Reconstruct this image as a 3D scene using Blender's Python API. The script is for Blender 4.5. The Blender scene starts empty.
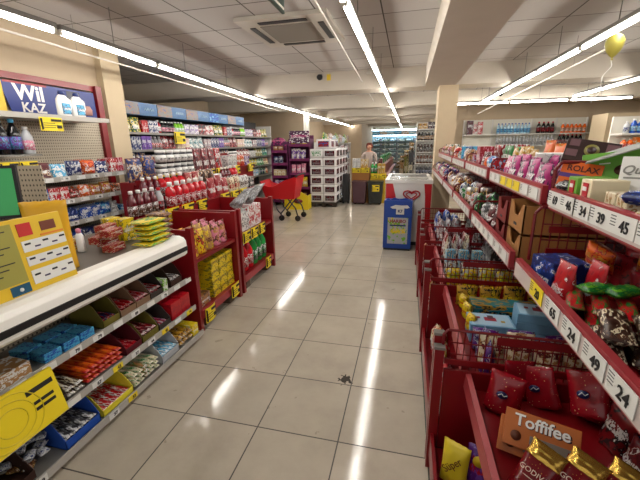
import bpy, bmesh, math, random
from mathutils import Vector, Matrix, Euler
random.seed(7)
PI = math.pi
S = bpy.context.scene
COLL = S.collection

# ------------------------------------------------------------------ camera, world, exposure
cam_d = bpy.data.cameras.new('camera'); cam = bpy.data.objects.new('camera', cam_d); COLL.objects.link(cam)
CY, CP, CR = -0.244071, 0.270087, -0.0149512
F_PX = 347.96
_f = Vector((math.sin(CY)*math.cos(CP), math.cos(CY)*math.cos(CP), -math.sin(CP)))
_r = Vector((math.cos(CY), -math.sin(CY), 0)); _u = _r.cross(_f)
_r2 = _r*math.cos(CR)+_u*math.sin(CR); _u2 = -_r*math.sin(CR)+_u*math.cos(CR)
cam.matrix_world = Matrix(((_r2.x, _u2.x, -_f.x, 0), (_r2.y, _u2.y, -_f.y, 0), (_r2.z, _u2.z, -_f.z, 1.5), (0, 0, 0, 1)))
cam_d.sensor_width = 36; cam_d.lens = 36*F_PX/640; cam_d.clip_start = 0.02; cam_d.clip_end = 100
S.camera = cam
W = bpy.data.worlds.new('world'); S.world = W; W.use_nodes = True
W.node_tree.nodes['Background'].inputs[0].default_value = (1.0, 0.97, 0.93, 1)
W.node_tree.nodes['Background'].inputs[1].default_value = 0.4
S.view_settings.view_transform = 'Standard'; S.view_settings.look = 'None'
S.view_settings.gamma = 1; S.view_settings.use_curve_mapping = False
S.view_settings.exposure = 1.15
TUBE = 24.0

# ------------------------------------------------------------------ materials
def lin(h):
    h = h.lstrip('#'); c = [int(h[i:i+2], 16)/255 for i in (0, 2, 4)]
    return tuple(x/12.92 if x <= .04045 else ((x+.055)/1.055)**2.4 for x in c)+(1,)
COL = dict(red='c01420', darkred='7a0c14', maroon='5c0f1c', crimson='a30f22', orange='e8691c', gold='c9982e', yellow='f2d21a',
           lemon='f5e23c', cream='eadfbe', white='f0f0ee', silver='b9bcc0', grey='8a8a8c', charcoal='3a3a3e', black='141416',
           brown='5a3420', tan='b98a56', chocolate='3a2016', green='1f8a3a', lime='7cc22e', darkgreen='14502c', teal='1c7f8a',
           sky='56b4e0', blue='1c4fb0', navy='152a6a', purple='5c2080', plum='4a1644', violet='7a4cb0', magenta='b81c78',
           pink='e58aa4', kraft='a9763f', paleblue='b8d8ea', olive='8c8630')
MC = {}
def newmat(name):
    m = bpy.data.materials.new(name); m.use_nodes = True
    return m, m.node_tree.nodes, m.node_tree.links, m.node_tree.nodes['Principled BSDF']
def mat(name, col, rough=.5, metal=0, spec=.5, emit=0, var=0, trans=0, alpha=1):
    k = ('p', name)
    if k in MC: return MC[k]
    m, n, l, b = newmat(name); c = lin(col)
    b.inputs['Base Color'].default_value = c; b.inputs['Roughness'].default_value = rough
    b.inputs['Metallic'].default_value = metal; b.inputs['Specular IOR Level'].default_value = spec
    if emit:
        b.inputs['Emission Color'].default_value = c; b.inputs['Emission Strength'].default_value = emit
    if trans: b.inputs['Transmission Weight'].default_value = trans
    if alpha < 1: b.inputs['Alpha'].default_value = alpha
    if var:
        tc = n.new('ShaderNodeTexCoord'); t = n.new('ShaderNodeTexNoise'); t.inputs['Scale'].default_value = 3.5; t.inputs['Detail'].default_value = 6
        l.new(tc.outputs['Object'], t.inputs['Vector'])
        mr = n.new('ShaderNodeMapRange'); mr.inputs[1].default_value = .3; mr.inputs[2].default_value = .7
        mr.inputs[3].default_value = 1-var; mr.inputs[4].default_value = 1+var*.4
        l.new(t.outputs['Fac'], mr.inputs[0])
        mx = n.new('ShaderNodeVectorMath'); mx.operation = 'SCALE'; mx.inputs[0].default_value = c[:3]
        l.new(mr.outputs[0], mx.inputs['Scale']); l.new(mx.outputs[0], b.inputs['Base Color'])
    MC[k] = m; return m
def ramp(n, l, src, stops, const=True):
    r = n.new('ShaderNodeValToRGB'); r.color_ramp.interpolation = 'CONSTANT' if const else 'LINEAR'
    e = r.color_ramp.elements
    while len(e) < len(stops): e.new(.5)
    for i, (p, c) in enumerate(stops): e[i].position = p; e[i].color = c
    l.new(src, r.inputs[0]); return r.outputs[0]
def mixc(n, l, fac, a, b):
    m = n.new('ShaderNodeMix'); m.data_type = 'RGBA'
    for s, v in ((m.inputs['Factor'], fac), (m.inputs['A'], a), (m.inputs['B'], b)):
        if hasattr(v, 'is_output'): l.new(v, s)
        else: s.default_value = v
    return m.outputs['Result']
def math_n(n, l, op, a, b=None, c=None):
    m = n.new('ShaderNodeMath'); m.operation = op
    for i, v in enumerate((a, b, c)):
        if v is None: continue
        if hasattr(v, 'is_output'): l.new(v, m.inputs[i])
        else: m.inputs[i].default_value = v
    return m.outputs[0]
def pack(c1, c2, c3='white', rough=.32, metal=0):
    """printed packaging: base colour, printed shapes of a second colour, a lettering band"""
    k = ('k', c1, c2, c3, rough)
    if k in MC: return MC[k]
    m, n, l, b = newmat('print_%s_%s_%s' % (c1, c2, c3))
    rnd = random.Random(str(k)); A, B, C = [tuple(q*.78 for q in lin(COL[x])[:3])+(1,) for x in (c1, c2, c3)]
    tc = n.new('ShaderNodeTexCoord'); mp = n.new('ShaderNodeMapping'); l.new(tc.outputs['Generated'], mp.inputs[0])
    mp.inputs['Location'].default_value = (rnd.random()*9, rnd.random()*9, rnd.random()*9)
    t = n.new('ShaderNodeTexNoise'); t.inputs['Scale'].default_value = 3.4; t.inputs['Detail'].default_value = 3.5; l.new(mp.outputs[0], t.inputs['Vector'])
    base = ramp(n, l, t.outputs['Fac'], [(0, B), (.36, A), (.53, B), (.6, C), (.635, A)])
    sx = n.new('ShaderNodeSeparateXYZ'); l.new(tc.outputs['Generated'], sx.inputs[0])
    zc = rnd.uniform(.35, .68)
    band = math_n(n, l, 'LESS_THAN', math_n(n, l, 'ABSOLUTE', math_n(n, l, 'SUBTRACT', sx.outputs['Z'], zc)), rnd.uniform(.07, .13))
    mp2 = n.new('ShaderNodeMapping'); l.new(tc.outputs['Generated'], mp2.inputs[0]); mp2.inputs['Scale'].default_value = (1, .3, .55)
    t2 = n.new('ShaderNodeTexNoise'); t2.inputs['Scale'].default_value = 21; t2.inputs['Detail'].default_value = 1; l.new(mp2.outputs[0], t2.inputs['Vector'])
    let = math_n(n, l, 'GREATER_THAN', t2.outputs['Fac'], .47)
    side = math_n(n, l, 'LESS_THAN', math_n(n, l, 'ABSOLUTE', math_n(n, l, 'SUBTRACT', sx.outputs['X'], .5)), .38)
    fac = math_n(n, l, 'MULTIPLY', math_n(n, l, 'MULTIPLY', band, let), side)
    l.new(mixc(n, l, fac, base, C if c3 != c1 else B), b.inputs['Base Color'])
    b.inputs['Roughness'].default_value = rough; b.inputs['Metallic'].default_value = metal
    MC[k] = m; return m
def speck(name, base, dots):
    m, n, l, b = newmat(name); tc = n.new('ShaderNodeTexCoord'); v = n.new('ShaderNodeTexVoronoi'); v.inputs['Scale'].default_value = 9
    l.new(tc.outputs['Generated'], v.inputs['Vector'])
    l.new(mixc(n, l, math_n(n, l, 'LESS_THAN', v.outputs['Distance'], .13), lin(base), lin(dots)), b.inputs['Base Color']); b.inputs['Roughness'].default_value = .22
    return m
def plastic(c): return mat('plastic_'+c, COL[c], .35)

def floor_mat():
    m, n, l, b = newmat('floor_tiles')
    tc = n.new('ShaderNodeTexCoord'); P = tc.outputs['Object']
    sx = n.new('ShaderNodeSeparateXYZ'); l.new(P, sx.inputs[0])
    def line(o, off):
        a = math_n(n, l, 'FRACT', math_n(n, l, 'DIVIDE', math_n(n, l, 'ADD', o, off), .45))
        return math_n(n, l, 'LESS_THAN', math_n(n, l, 'MINIMUM', a, math_n(n, l, 'SUBTRACT', 1, a)), .0075)
    g = math_n(n, l, 'MAXIMUM', line(sx.outputs['X'], .28+9), line(sx.outputs['Y'], -1.443+9))
    t = n.new('ShaderNodeTexNoise'); t.inputs['Scale'].default_value = 2.2; t.inputs['Detail'].default_value = 8; t.inputs['Roughness'].default_value = .65; l.new(P, t.inputs['Vector'])
    c = ramp(n, l, t.outputs['Fac'], [(.3, lin('aaa091')), (.5, lin('b9af9f')), (.72, lin('c4baaa'))], False)
    # per tile tone
    fx = math_n(n, l, 'FLOOR', math_n(n, l, 'DIVIDE', math_n(n, l, 'ADD', sx.outputs['X'], 9.28), .45))
    fy = math_n(n, l, 'FLOOR', math_n(n, l, 'DIVIDE', math_n(n, l, 'ADD', sx.outputs['Y'], 7.557), .45))
    cb = n.new('ShaderNodeCombineXYZ'); l.new(fx, cb.inputs[0]); l.new(fy, cb.inputs[1])
    wn = n.new('ShaderNodeTexWhiteNoise'); l.new(cb.outputs[0], wn.inputs['Vector'])
    c = mixc(n, l, math_n(n, l, 'MULTIPLY', wn.outputs['Value'], .22), c, lin('8f8779'))
    # scuffs and one chipped tile corner
    t3 = n.new('ShaderNodeTexNoise'); t3.inputs['Scale'].default_value = 9; t3.inputs['Detail'].default_value = 6; l.new(P, t3.inputs['Vector'])
    sc = math_n(n, l, 'MULTIPLY', math_n(n, l, 'GREATER_THAN', t3.outputs['Fac'], .7), .35)
    c = mixc(n, l, sc, c, lin('6d6558'))
    vd = n.new('ShaderNodeVectorMath'); vd.operation = 'DISTANCE'; l.new(P, vd.inputs[0]); vd.inputs[1].default_value = (-.325, 1.945, 0)
    t4 = n.new('ShaderNodeTexNoise'); t4.inputs['Scale'].default_value = 40; l.new(P, t4.inputs['Vector'])
    ch = math_n(n, l, 'LESS_THAN', math_n(n, l, 'ADD', vd.outputs['Value'], math_n(n, l, 'MULTIPLY', math_n(n, l, 'SUBTRACT', t4.outputs['Fac'], .5), .16)), .038)
    c = mixc(n, l, ch, c, lin('3b3731'))
    c = mixc(n, l, g, c, lin('3d3832')); l.new(c, b.inputs['Base Color'])
    r = math_n(n, l, 'ADD', math_n(n, l, 'MULTIPLY', t.outputs['Fac'], .13), math_n(n, l, 'MULTIPLY_ADD', g, .4, .03)); l.new(r, b.inputs['Roughness'])
    bp = n.new('ShaderNodeBump'); bp.inputs['Strength'].default_value = .14; bp.inputs['Distance'].default_value = .002
    t5 = n.new('ShaderNodeTexNoise'); t5.inputs['Scale'].default_value = 55; t5.inputs['Detail'].default_value = 4; l.new(P, t5.inputs['Vector'])
    l.new(t5.outputs['Fac'], bp.inputs['Height']); l.new(bp.outputs[0], b.inputs['Normal'])
    b.inputs['Specular IOR Level'].default_value = .6
    return m
def ceil_mat():
    m, n, l, b = newmat('ceiling_panels')
    tc = n.new('ShaderNodeTexCoord'); P = tc.outputs['Object']
    sx = n.new('ShaderNodeSeparateXYZ'); l.new(P, sx.inputs[0])
    def line(o, off):
        a = math_n(n, l, 'FRACT', math_n(n, l, 'DIVIDE', math_n(n, l, 'ADD', o, off), .6))
        return math_n(n, l, 'LESS_THAN', math_n(n, l, 'MINIMUM', a, math_n(n, l, 'SUBTRACT', 1, a)), .011)
    g = math_n(n, l, 'MAXIMUM', line(sx.outputs['X'], 9-.9), line(sx.outputs['Y'], 9-4.46))
    fx = math_n(n, l, 'FLOOR', math_n(n, l, 'DIVIDE', math_n(n, l, 'ADD', sx.outputs['X'], 8.1), .6))
    fy = math_n(n, l, 'FLOOR', math_n(n, l, 'DIVIDE', math_n(n, l, 'ADD', sx.outputs['Y'], 4.54), .6))
    cb = n.new('ShaderNodeCombineXYZ'); l.new(fx, cb.inputs[0]); l.new(fy, cb.inputs[1])
    wn = n.new('ShaderNodeTexWhiteNoise'); l.new(cb.outputs[0], wn.inputs['Vector'])
    c = mixc(n, l, wn.outputs['Value'], lin('bdb8b3'), lin('b0aba6'))
    c = mixc(n, l, g, c, lin('55504b')); l.new(c, b.inputs['Base Color']); b.inputs['Roughness'].default_value = .9
    return m
def perf_mat():
    m, n, l, b = newmat('perforated_steel')
    tc = n.new('ShaderNodeTexCoord'); sx = n.new('ShaderNodeSeparateXYZ'); l.new(tc.outputs['Object'], sx.inputs[0])
    def fr(o, s): return math_n(n, l, 'SUBTRACT', math_n(n, l, 'FRACT', math_n(n, l, 'DIVIDE', math_n(n, l, 'ADD', o, 9), s)), .5)
    hx = math_n(n, l, 'ADD', sx.outputs['X'], sx.outputs['Y'])
    a, c = fr(hx, .025), fr(sx.outputs['Z'], .03)
    d = math_n(n, l, 'SQRT', math_n(n, l, 'ADD', math_n(n, l, 'MULTIPLY', a, a), math_n(n, l, 'MULTIPLY', c, c)))
    h = math_n(n, l, 'LESS_THAN', d, .22)
    l.new(mixc(n, l, h, lin('b9ad98'), lin('4a443c')), b.inputs['Base Color']); b.inputs['Roughness'].default_value = .5
    return m
M_FLOOR, M_CEIL, M_PERF = floor_mat(), ceil_mat(), perf_mat()
M_WALL = mat('beige_paint', 'bba88e', .8, var=.05); M_PILLAR = mat('cream_paint', 'c4b294', .75, var=.04)
M_SOFFIT = mat('grey_soffit_paint', '8a857f', .85); M_BEAM = mat('beam_paint', 'c4bbad', .8, var=.04)
M_RED = mat('red_enamel', '7c0c14', .33, var=.12); M_REDW = mat('red_wire_enamel', '6d0b12', .35)
M_WHITE = mat('white_enamel', 'd9d6d0', .35); M_STEEL = mat('grey_steel', '85827d', .4, .5); M_RAIL = mat('pale_rail_plastic', 'a9a59e', .4)
M_RAILR = mat('pinkish_red_rail_plastic', '9a3238', .4)
M_CREAM = mat('counter_cream_edge', 'eeebe4', .3); M_CTOP = mat('counter_grey_laminate', '5c5650', .35, var=.1)
M_BLACK = mat('black_rubber', '0e0e10', .5); M_DARK = mat('dark_grey_plastic', '2a2a2c', .5)
M_YEL = mat('yellow_tag_card', 'e8cf1c', .5); M_TAG = mat('white_tag_card', 'd8d8d4', .5); M_INK = mat('black_ink', '17171a', .6)
M_TUBE = mat('lit_tube', 'fffaf2', .5, emit=TUBE); M_KRAFT = mat('brown_cardboard', 'a06d38', .8, var=.1)
M_GLASS = mat('clear_plastic', 'e8eef0', .08, trans=.9, alpha=.45); M_CONDUIT = mat('white_conduit', 'cfc9be', .5)

# ------------------------------------------------------------------ mesh helpers
class MB:
    def __init__(s): s.v = []; s.f = []; s.m = []; s.sm = []
    def add(s, vs, fs, mi=0, smooth=False, M=None):
        o = len(s.v); s.v += [tuple(M @ Vector(p)) if M else tuple(p) for p in vs]
        for f in fs: s.f.append(tuple(i+o for i in f)); s.m.append(mi); s.sm.append(smooth)
        return s
    def box(s, x0, x1, y0, y1, z0, z1, mi=0, M=None):
        v = [(x, y, z) for x in (x0, x1) for y in (y0, y1) for z in (z0, z1)]
        return s.add(v, [(0, 1, 3, 2), (4, 6, 7, 5), (0, 4, 5, 1), (2, 3, 7, 6), (0, 2, 6, 4), (1, 5, 7, 3)], mi, False, M)
    def bar(s, p0, p1, r=.003, n=6, mi=0):
        p0, p1 = Vector(p0), Vector(p1); d = (p1-p0); q = d.to_track_quat('Z', 'Y').to_matrix()
        v = [p0+q @ Vector((r*math.cos(2*PI*i/n), r*math.sin(2*PI*i/n), 0)) for i in range(n)]
        v += [p+d for p in v]
        return s.add(v, [(i, (i+1) % n, (i+1) % n+n, i+n) for i in range(n)]+[tuple(range(n))[::-1], tuple(range(n, 2*n))], mi, False)
    def path(s, pts, r, n=6, mi=0):
        for a, b in zip(pts, pts[1:]): s.bar(a, b, r, n, mi)
        return s
    def lathe(s, prof, n=14, c=(0, 0, 0), sx=1, sy=1, mi=0):
        v = []; f = []
        for r, z in prof:
            for i in range(n): v.append((c[0]+sx*r*math.cos(2*PI*i/n), c[1]+sy*r*math.sin(2*PI*i/n), c[2]+z))
        for j in range(len(prof)-1):
            for i in range(n): f.append((j*n+i, j*n+(i+1) % n, (j+1)*n+(i+1) % n, (j+1)*n+i))
        f.append(tuple(range(n))[::-1]); f.append(tuple(range((len(prof)-1)*n, len(prof)*n)))
        return s.add(v, f, mi, True)
    def prism(s, pts, axis, a, b, mi=0):
        n = len(pts)
        def P(p, t): return {'x': (t, p[0], p[1]), 'y': (p[0], t, p[1]), 'z': (p[0], p[1], t)}[axis]
        v = [P(p, a) for p in pts]+[P(p, b) for p in pts]
        return s.add(v, [tuple(range(n)), tuple(range(n, 2*n))[::-1]]+[(i, i+n, (i+1) % n+n, (i+1) % n) for i in range(n)], mi)
    def build(s, name, mats, parent=None, bevel=0, origin=None):
        if not isinstance(mats, (list, tuple)): mats = [mats]
        if parent is not None: o0 = Vector(parent.get('_o', (0, 0, 0)))
        elif origin is not None: o0 = Vector(origin)
        else:
            xs, ys, zs = zip(*s.v); o0 = Vector(((min(xs)+max(xs))/2, (min(ys)+max(ys))/2, min(zs)))
        me = bpy.data.meshes.new(name); me.from_pydata([tuple(Vector(p)-o0) for p in s.v], [], s.f)
        for m in mats: me.materials.append(m)
        for p, mi, sm in zip(me.polygons, s.m, s.sm): p.material_index = mi; p.use_smooth = sm
        bm = bmesh.new(); bm.from_mesh(me); bmesh.ops.recalc_face_normals(bm, faces=bm.faces)
        if bevel: bmesh.ops.bevel(bm, geom=list(bm.edges), offset=bevel, segments=2, affect='EDGES', profile=.6)
        bm.to_mesh(me); bm.free()
        o = bpy.data.objects.new(name, me); COLL.objects.link(o)
        if parent is not None: o.parent = parent; o['_o'] = tuple(o0)
        else: o.location = o0; o['_o'] = tuple(o0)
        return o
def thing(name, loc, label=None, cat=None, group=None, rz=0):
    o = bpy.data.objects.new(name, None); COLL.objects.link(o); o.location = loc; o.rotation_euler.z = rz
    o['_o'] = tuple(loc) if not rz else (0, 0, 0); o.empty_display_size = .05
    if label: tag(o, label, cat, group)
    return o
def tag(o, label, cat, group=None):
    o['label'] = label; o['category'] = cat
    if group: o['group'] = group
    return o
def struct(mb, name, m, **k):
    o = mb.build(name, m, **k); o['kind'] = 'structure'; return o
def copy_tree(o, parent=None):
    c = o.copy(); COLL.objects.link(c); c.parent = parent
    for ch in list(o.children): copy_tree(ch, c)
    return c
TXT = {}
def text(body, size, m, parent, loc, rot, name='lettering', bold=0, shear=0):
    k = (body, size, bold, shear, m.name)
    if k not in TXT:
        cu = bpy.data.curves.new('t', 'FONT'); cu.body = body; cu.size = size; cu.extrude = .0006; cu.offset = bold; cu.shear = shear
        cu.align_x = 'CENTER'; cu.align_y = 'CENTER'; cu.resolution_u = 3
        to = bpy.data.objects.new('t', cu); COLL.objects.link(to); bpy.context.view_layer.update()
        me = bpy.data.meshes.new_from_object(to.evaluated_get(bpy.context.evaluated_depsgraph_get()))
        bpy.data.objects.remove(to); me.materials.clear(); me.materials.append(m); TXT[k] = me
    o = bpy.data.objects.new(name, TXT[k]); COLL.objects.link(o); o.parent = parent
    o0 = Vector(parent.get('_o', (0, 0, 0))); o.location = Vector(loc)-o0; o.rotation_euler = rot
    o['_o'] = (0, 0, 0)
    return o
FX = {'+x': (PI/2, 0, PI/2), '-x': (PI/2, 0, -PI/2), '-y': (PI/2, 0, 0)}     # text facing that way

# ------------------------------------------------------------------ goods: local frame x across, front at y=0, back at y=d, base z=0
def pillow(w, d, h, seed, flat_bottom=True, nx=9, nz=12):
    r = random.Random(seed); mb = MB(); v = []; f = []
    for side in (0, 1):
        for j in range(nz+1):
            t = j/nz
            th = (1-(2*t-1)**4)**.6 if not flat_bottom else (1.0 if t < .08 else max(0, (1-t)/.92))**.55
            th = max(th, .03)
            if t > .94: th = .03
            for i in range(nx+1):
                u = i/nx; e = (1-abs(2*u-1)**3.5)**.6
                y = d/2*max(.03, th*e)*(1+r.uniform(-.16, .16))
                ww = w*(1-.06*math.sin(PI*t)) ; z = h*t+(r.uniform(-.008, .008)*h if 0 < j < nz else (.012*h*(i % 2) if j == nz else 0))
                v.append(((u-.5)*ww, d/2+(y if side else -y), z))
    N = (nx+1)*(nz+1)
    for side in (0, 1):
        for j in range(nz):
            for i in range(nx):
                a = side*N+j*(nx+1)+i; q = (a, a+1, a+nx+2, a+nx+1); f.append(q if not side else q[::-1])
    ring = [i for i in range(nx+1)]+[j*(nx+1)+nx for j in range(1, nz+1)]+[nz*(nx+1)+i for i in range(nx-1, -1, -1)]+[j*(nx+1) for j in range(nz-1, 0, -1)]
    for a, b in zip(ring, ring[1:]+ring[:1]): f.append((a, b, b+N, a+N)[::-1])
    mb.add(v, f, 0, True); return mb
def tip(mb, mode):
    if mode == 'flat':   # upright -> lying: height becomes depth
        mb.v = [(x, z, y) for x, y, z in mb.v]
    return mb
def build_good(kind, c, w, d, h):
    c1, c2 = c[0], c[1]; c3 = c[2] if len(c) > 2 else 'white'
    m = pack(c1, c2, c3)
    if kind == 'carton':
        return MB().box(-w/2, w/2, 0, d, 0, h).build('carton', m, bevel=min(.004, min(w, d, h)*.12), origin=(0, 0, 0))
    if kind == 'pouch': return pillow(w, d, h, c1+c2).build('pouch', m, origin=(0, 0, 0))
    if kind == 'bag': return pillow(w, d, h, c2+c1, False).build('snack_bag', m, origin=(0, 0, 0))
    if kind == 'bar': return tip(pillow(w, h, d, c2+c1+'b', False, 6, 12), 'flat').build('wrapped_bar', m, origin=(0, 0, 0))
    if kind == 'sack': return tip(pillow(w, h, d, c2+c1+'s', False, 9, 9), 'flat').build('packet', m, origin=(0, 0, 0))
    if kind == 'paper':
        o = MB().box(-w/2, w/2, 0, d, 0, h).build('paper_roll_pack', mat('film_white', 'd8d6d6', .25), origin=(0, 0, 0), bevel=min(w, h)*.13)
        for p in o.data.polygons: p.use_smooth = True
        m = pack(c2, 'charcoal' if c2 != 'white' else 'green', c3, .25)
        MB().box(-w*.36, w*.36, -.004, .01, h*.2, h*.8).build('printed_front', m, o, bevel=.003)
        MB().box(w/2-.01, w/2+.004, d*.15, d*.85, h*.2, h*.8).build('printed_side', m, o, bevel=.003)
        return o
    rr = w/2
    if kind in ('bottle', 'sauce', 'jar', 'tub', 'can'):
        nm = {'bottle': 'bottle', 'sauce': 'sauce_bottle', 'jar': 'jar', 'tub': 'tub', 'can': 'can'}[kind]
        root = thing(nm, (0, 0, 0)); root['_o'] = (0, 0, 0)
        prof = {'bottle': [(.9, 0), (1, .03), (1, .55), (.95, .66), (.45, .84), (.36, .88), (.36, .92)],
                'sauce': [(.9, 0), (1, .05), (.85, .35), (1, .6), (.9, .72), (.4, .84), (.4, .88)],
                'jar': [(.85, 0), (1, .05), (1, .75), (.85, .84)], 'tub': [(.8, 0), (.97, .85)], 'can': [(.94, 0), (1, .03), (1, .9)]}[kind]
        MB().lathe([(rr*a, h*b) for a, b in prof], 12, (0, rr, 0)).build('body', mat('pack_'+c1, COL[c1], .15 if kind != 'can' else .3, spec=.6), root)
        a, z0 = prof[-1]; ca = max(a, .42)*1.08
        MB().lathe([(rr*ca, h*z0*.97), (rr*ca, h*.985), (rr*ca*.9, h)], 12, (0, rr, 0)).build('cap' if kind in ('bottle', 'sauce') else 'lid', plastic(c3), root)
        lo, hi = (.15, .5) if kind != 'jar' else (.15, .65)
        MB().lathe([(rr*1.02, h*lo), (rr*1.02, h*hi)], 12, (0, rr, 0)).build('paper_label', pack(c2, c3, c1), root)
        return root
    if kind == 'jug':
        root = thing('detergent_jug', (0, 0, 0)); root['_o'] = (0, 0, 0)
        pr = [(.42, 0), (.5, .03), (.5, .55), (.46, .7), (.3, .84), (.17, .88)]
        MB().lathe([(w*a, h*b) for a, b in pr], 16, (0, d/2, 0), 1, d/w).build('body', mat('pack_'+c1, COL[c1], .3), root)
        MB().path([(w*.36, d/2, h*.75), (w*.55, d/2, h*.68), (w*.55, d/2, h*.4), (w*.42, d/2, h*.34)], .012, 8).build('handle', mat('pack_'+c1, COL[c1], .3), root)
        MB().lathe([(w*.2, h*.86), (w*.2, h*.97), (w*.16, h)], 12, (0, d/2, 0), 1, 1).build('cap', plastic(c2), root)
        MB().box(-w*.3, w*.3, -.004, .01, h*.15, h*.55).build('sticker', pack(c3, c2, c1), root, bevel=.002)
        return root
    if kind == 'tray':      # open-fronted display box, sloping side cuts
        t = .003; mb = MB()
        mb.box(-w/2, w/2, 0, d, 0, t).box(-w/2, w/2, d-t, d, 0, h).box(-w/2, w/2, 0, t, 0, h*.35)
        sd = [(0, 0), (d, 0), (d, h), (d*.8, h*1.25), (d*.5, h*1.25), (d*.25, h*1.0), (d*.08, h*.6), (0, h*.35)]
        mb.prism(sd, 'x', -w/2, -w/2+t).prism(sd, 'x', w/2-t, w/2)
        return mb.build('display_box', mat('tray_card_'+c1, {'olive': '6e6420', 'cream': '8a6a50', 'charcoal': '3c3430'}.get(c1, COL[c1]), .6, var=.25), origin=(0, 0, 0))
    raise ValueError(kind)
KN = {'carton': ('carton', 'box'), 'pouch': ('stand-up pouch', 'pouch'), 'bag': ('crimped bag', 'bag'), 'bar': ('wrapped bar', 'snack bar'),
      'sack': ('flat packet', 'packet'), 'paper': ('wrapped pack of paper rolls', 'paper pack'), 'bottle': ('bottle', 'bottle'),
      'sauce': ('squeeze bottle', 'bottle'), 'jar': ('jar', 'jar'), 'tub': ('tub', 'tub'), 'can': ('can', 'can'),
      'jug': ('detergent jug', 'jug'), 'tray': ('open display box', 'box')}
PROTO = {}; REG = []
def good(kind, cols, dims, loc, rot, place, group):
    key = (kind, tuple(cols), tuple(dims))
    if key not in PROTO: PROTO[key] = o = build_good(kind, cols, *dims)
    else: o = copy_tree(PROTO[key])
    if kind in ('pouch', 'bag') and len(REG) % 3: o.scale.z = .9+.06*(len(REG) % 4)
    o.location = loc; o.rotation_euler = rot if isinstance(rot, (tuple, Euler)) else (0, 0, rot)
    nm, cat = KN[kind]
    big = dims[2]*dims[0]; 
    REG.append((o, '%s and %s %s %s' % (cols[0], cols[1], nm, place), cat, group))
    return o
SIDE = {'L': (PI/2, (0, 1), (-1, 0)), 'R': (-PI/2, (0, 1), (1, 0)), 'C': (0, (1, 0), (0, 1))}  # rotation, run direction, depth direction
def parse(s):
    out = []
    for t in s.split():
        a, n = (t.split('*')+['1'])[:2]; p = a.split(':'); out.append((p[0], p[1:-1], [float(q) for q in p[-1].split(',')], int(n)))
    return out
def row(side, front, z, a0, a1, place, group, spec, rows=1, jit=.1, layers=1, loop=True, gap=.006, inset=.012):
    rz, run, dep = SIDE[side]; items = parse(spec); a = a0; R = random.Random(place+str(z))
    while True:
        for kind, cols, (w, d, h), n in items:
            for _ in range(n):
                if a+w > a1: return
                for q in range(rows):
                    for ly in range(layers if kind in ('carton', 'bar', 'sack', 'paper', 'can') else 1):
                        c = a+w/2; off = inset+q*(d+gap)+R.uniform(0, .008)
                        if side == 'C': loc = (c, front+off, z+ly*(h+.001))
                        else: loc = (front+dep[0]*off, c, z+ly*(h+.001))
                        good(kind, cols, (w, d, h), loc, rz+(R.uniform(-jit, jit) if ly == 0 else 0), place, group)
                a += w+gap
        if not loop: return
def finalize():
    groups = {}
    for o, d, c, g in REG: groups.setdefault(d, []).append((o, c, g))
    O = ['nearest', 'second nearest', 'third nearest', 'fourth nearest', 'fifth nearest', 'sixth nearest', 'seventh nearest']
    NUM = ['', 'one', 'two', 'three', 'four', 'five', 'six', 'seven', 'eight']
    for d, L in groups.items():
        L.sort(key=lambda t: (t[0].location-Vector((0, 0, 1.5))).length)
        n = len(L); words = len(d.split())
        for i, (o, c, g) in enumerate(L):
            lab = d
            if n == 2: lab = d+(', the nearer' if i == 0 else ', the farther')
            elif 3 <= n <= 8 and words <= 13: lab = d+', '+(O[i] if i < n-1 else 'farthest')
            lab = ' '.join(lab.split()[:16])
            if n > 8 or (n > 2 and words > 13): g = g+': '+' '.join(d.split()[:4])
            tag(o, lab, c, g)

# ------------------------------------------------------------------ tags
def wtag(loc, face, num, label, w=.085, h=.045, group='white price tags', yellow=False, frame=None):
    """price card centred at loc; number and fine print are children"""
    root = thing('price_tag', loc); root['_o'] = (0, 0, 0)
    root.rotation_euler.z = {'+x': PI/2, '-x': -PI/2, '-y': 0}[face]
    MB().box(-w/2, w/2, -.0015, 0, -h/2, h/2).build('card', M_YEL if yellow else M_TAG, root)
    if num: text(num, h*.78, M_INK, root, (w*.12, -.003, -h*.06), FX['-y'], 'price_number', .0006)
    if w > .08:
        p = MB()
        for i in range(4): p.box(-w*.47, -w*.25, -.002, -.0015, h*(.32-.15*i), h*(.37-.15*i))
        p.build('fine_print', mat('grey_ink', '555558', .7), root)
    REG.append((root, label, 'price tag', group)); return root
def ytag(loc, face, label, w=.15, h=.12, group='yellow promotion tags', tilt=0):
    root = thing('promotion_tag', loc); root['_o'] = (0, 0, 0)
    root.rotation_euler = (tilt, 0, {'+x': PI/2, '-x': -PI/2, '-y': 0}[face])
    v = []; f = []
    for i in range(7):
        u = i/6-.5; b = -.012*math.cos(PI*u)
        v += [(u*w, b, -h/2), (u*w, b, h/2), (u*w, b+.002, -h/2), (u*w, b+.002, h/2)]
    for i in range(6):
        a = i*4; f += [(a, a+4, a+5, a+1), (a+2, a+3, a+7, a+6), (a+1, a+5, a+7, a+3), (a, a+2, a+6, a+4)]
    MB().add(v, f).build('card', M_YEL, root)
    p = MB(); p.box(-w*.05, w*.42, -.0145, -.0128, h*.2, h*.38)
    for i in range(3): p.box(-w*.4, w*(.1+.1*(i % 2)), -.0145, -.0128, h*(.05-.16*i), h*(.09-.16*i))
    p.box(w*.18, w*.4, -.0145, -.0115, -h*.3, -h*.05); p.box(-w*.46, -w*.42, -.0145, -.003, -h*.4, h*.4)
    p.build('print', M_INK, root)
    REG.append((root, label, 'price tag', group)); return root

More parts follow.
